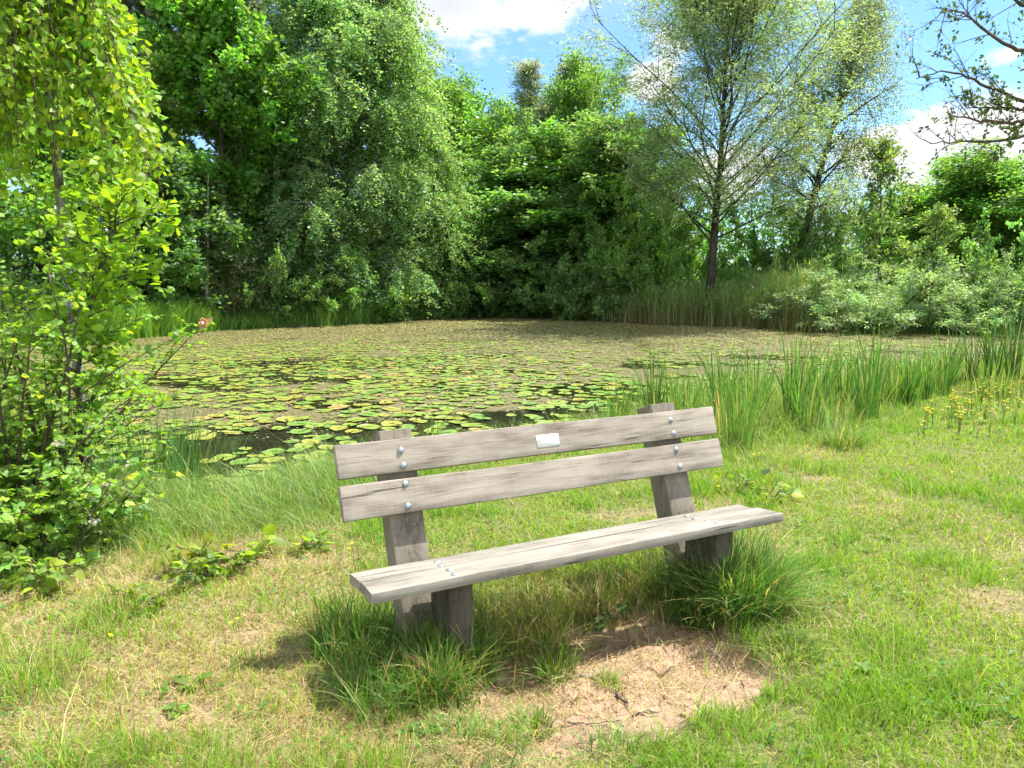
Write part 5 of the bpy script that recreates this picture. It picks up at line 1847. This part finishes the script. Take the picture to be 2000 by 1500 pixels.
def rosette(px, py, rad, label, seed):
    r = np.random.default_rng(seed)
    g = gp(px, py); g[2] = float(terrain(np.array([g[0]]), np.array([g[1]]))[0]) + .006
    n = 11; az = np.arange(n) * GOLD
    C = Geo()
    scatter_leaves(C, HAW if seed % 2 else OVATE, np.repeat(g[None], n, 0), np.stack([np.cos(az), np.sin(az), r.uniform(.15, .6, n)], -1), np.repeat(np.array([[0, 0, 1.]]), n, 0), rad * .75 * r.uniform(.6, 1.1, n), .5, vary(r, (.15, .255, .04), n, .2, .1))
    for i in range(len(C.V)): C.V[i] = C.V[i] - g
    o = link('weed_rosette', C.mesh('weed_rosette', M['leaf_near'])); o.location = tuple(g)
    tag(o, label, 'weed')


rosette(372, 1345, .12, 'flat weed rosette in the dry grass left of the bench shadow', 31)
rosette(345, 1395, .09, 'weed rosette just below the larger one in the dry grass', 32)
rosette(830, 1440, .10, 'flat weed rosette near the bottom edge left of the sand', 33)
rosette(1690, 1320, .08, 'pale weed rosette on the lawn right of the sand', 34)
rosette(1735, 1060, .08, 'weed rosette on the lawn right of the seat end', 35)
rosette(1900, 1400, .09, 'weed rosette in the lower right corner of the lawn', 36)

# ------------------------------------------------------------------ litter on the sand
def stick(path, r0, label, mat='deadwood', name='twig', z=.012):
    W = Geo()
    pts = []
    for (a, b) in path:
        g = gp(a, b); g[2] = float(terrain(np.array([g[0]]), np.array([g[1]]))[0]) + z; pts.append(g)
    pts = np.array(pts)
    fine = np.array([interp(pts, t)[0] for t in np.linspace(0, 1, 12)]) + rl.normal(0, .002, (12, 3))
    c0 = pts[0].copy()
    tube(W, fine - c0, np.linspace(r0, r0 * .5, 12) * rl.uniform(.85, 1.15, 12), 7)
    o = link(name, W.mesh(name, M[mat], True)); o.location = tuple(c0)
    tag(o, label, 'twig' if name == 'twig' else 'wood chip')


stick([(1342, 1256), (1365, 1249), (1395, 1249), (1418, 1262)], .0035, 'thin curved pale twig at the back edge of the sand')
stick([(1205, 1340), (1216, 1352), (1228, 1366)], .008, 'short dark thick twig in the middle of the sand', 'twig')
stick([(1448, 1310), (1452, 1322), (1455, 1332)], .004, 'tiny upright-lying twig at the right of the sand', 'twig')
stick([(1110, 1400), (1160, 1402), (1215, 1398)], .003, 'long thin dark twig across the near part of the sand', 'twig')
stick([(1290, 1300), (1310, 1288), (1330, 1282)], .003, 'thin dark twig near the shade edge on the sand', 'twig')
stick([(1235, 1390), (1260, 1380), (1290, 1379)], .0035, 'thin brown twig right of the thick twig on the sand', 'twig')
stick([(100, 1165), (160, 1185), (215, 1180)], .004, 'bleached stem lying in the straw below the brambles')
stick([(600, 1330), (625, 1338), (655, 1336)], .004, 'pale stem lying on the grass in the bench shadow')
W = Geo()
g = gp(1147, 1312); g[2] = float(terrain(np.array([g[0]]), np.array([g[1]]))[0]) + .01
V = np.array([(-.034, -.007, -.004), (.030, -.010, -.004), (.036, .004, -.003), (-.03, .009, -.004), (-.033, -.006, .005), (.027, -.008, .007), (.033, .003, .005), (-.028, .008, .006)])
W.add(V, [np.array([[3, 2, 1, 0], [4, 5, 6, 7], [0, 1, 5, 4], [1, 2, 6, 5], [2, 3, 7, 6], [3, 0, 4, 7]])])
o = link('wood_chip', W.mesh('wood_chip', M['deadwood'])); o.location = tuple(g); o.rotation_euler = (.05, .1, .15)
tag(o, 'pale wood chip lying on the sand by the grass tuft', 'wood chip')
# clods of sand
cm = []
for k in range(3):
    r = np.random.default_rng(900 + k)
    bm = []
    la, lo_ = 6, 9
    V = []
    for i in range(la + 1):
        for j in range(lo_):
            t = PI * i / la; f = 2 * PI * j / lo_
            rr = 1 + .25 * math.sin(3 * f + k) * math.sin(t) + r.normal(0, .09)
            V.append((rr * math.sin(t) * math.cos(f), rr * math.sin(t) * math.sin(f), .62 * rr * math.cos(t)))
    q = np.array([[i * lo_ + j, i * lo_ + (j + 1) % lo_, (i + 1) * lo_ + (j + 1) % lo_, (i + 1) * lo_ + j] for i in range(la) for j in range(lo_)])
    cm.append((np.array(V), q))
G = Geo()
for k in range(420):
    gx_, gy_ = rl.uniform(-.25, 1.25), rl.uniform(2.35, 3.45)
    if f_sand(np.array([gx_]), np.array([gy_]))[0] < .75: continue
    V, q = cm[k % 3]
    s_ = rl.lognormal(math.log(.0045), .5)
    s_ = min(s_, .012)
    zz = float(terrain(np.array([gx_]), np.array([gy_]))[0])
    a = rl.uniform(0, 6)
    Rm = np.array([[math.cos(a), -math.sin(a), 0], [math.sin(a), math.cos(a), 0], [0, 0, 1]])
    G.add((V * s_) @ Rm.T + np.array([gx_, gy_, zz + s_ * .2]), [q])
tag(link('sand_clods', G.mesh('sand_clods', plain_mat('sand_clod', (.40, .28, .175), .95, 0, .1, .25, 60), True)), kind='stuff')

# heap of old reed straw at the far waterline
g = gp(1322, 634, WZ)
G = Geo(); r = np.random.default_rng(3)
k = 700
a = r.uniform(0, 2 * PI, k); q = np.sqrt(r.random(k))
P = np.stack([.55 * q * np.cos(a), .4 * q * np.sin(a), .28 * (1 - q ** 2) * r.random(k)], -1)
scatter_leaves(G, RHOMB, P, r.normal(0, 1, (k, 3)) * np.array([1, 1, .3]), r.normal(0, .5, (k, 3)) + np.array([0, 0, 1]), r.uniform(.12, .3, k), .12, vary(r, (.42, .32, .2), k, .2, .05))
o = link('straw_heap', G.mesh('straw_heap', M['petal'])); o.location = (g[0], g[1], WZ)
tag(o, 'small heap of pale reed straw at the foot of the far reeds', 'straw heap')

# bleached dead stalks at the right edge
for i, (a, b, c_, d_, Y, lb) in enumerate(((1975, 735, 1972, 618, 14.5, 'bleached upright stalk at the right edge of the picture'), (2000, 735, 1978, 640, 14.6, 'leaning bleached stalk crossing the upright one'), (1915, 690, 1868, 640, 14.4, 'pale thin stalk leaning left over the water'), (1860, 760, 1852, 642, 13.5, 'brown seed stalk above the buttercups'))):
    p, q = at(a, b, Y), at(c_, d_, Y)
    W = Geo(); pts = np.array([p + (q - p) * t for t in np.linspace(-.25, 1, 8)]) + rl.normal(0, .006, (8, 3))
    tube(W, pts - p, np.linspace(.009, .005, 8), 6)
    o = link('dead_stalk', W.mesh('dead_stalk', M['deadwood'], True)); o.location = tuple(p)
    tag(o, lb, 'stalk')
# ------------------------------------------------------------------ render settings
sc.render.engine = 'CYCLES'
cy = sc.cycles
cy.max_bounces = 5; cy.diffuse_bounces = 3; cy.glossy_bounces = 2; cy.transmission_bounces = 4; cy.transparent_max_bounces = 4
cy.caustics_reflective = False; cy.caustics_refractive = False
cy.use_denoising = True
cy.denoiser = 'OPENIMAGEDENOISE'
cy.denoising_input_passes = 'RGB_ALBEDO_NORMAL'
cy.denoising_prefilter = 'ACCURATE'
cy.sample_clamp_indirect = 6
cy.use_adaptive_sampling = True
cy.adaptive_threshold = .03
vs = sc.view_settings
sc.display_settings.display_device = 'sRGB'
vs.view_transform = 'Standard'; vs.look = 'None'; vs.exposure = EXPO; vs.gamma = 1.0
vs.use_curve_mapping = False
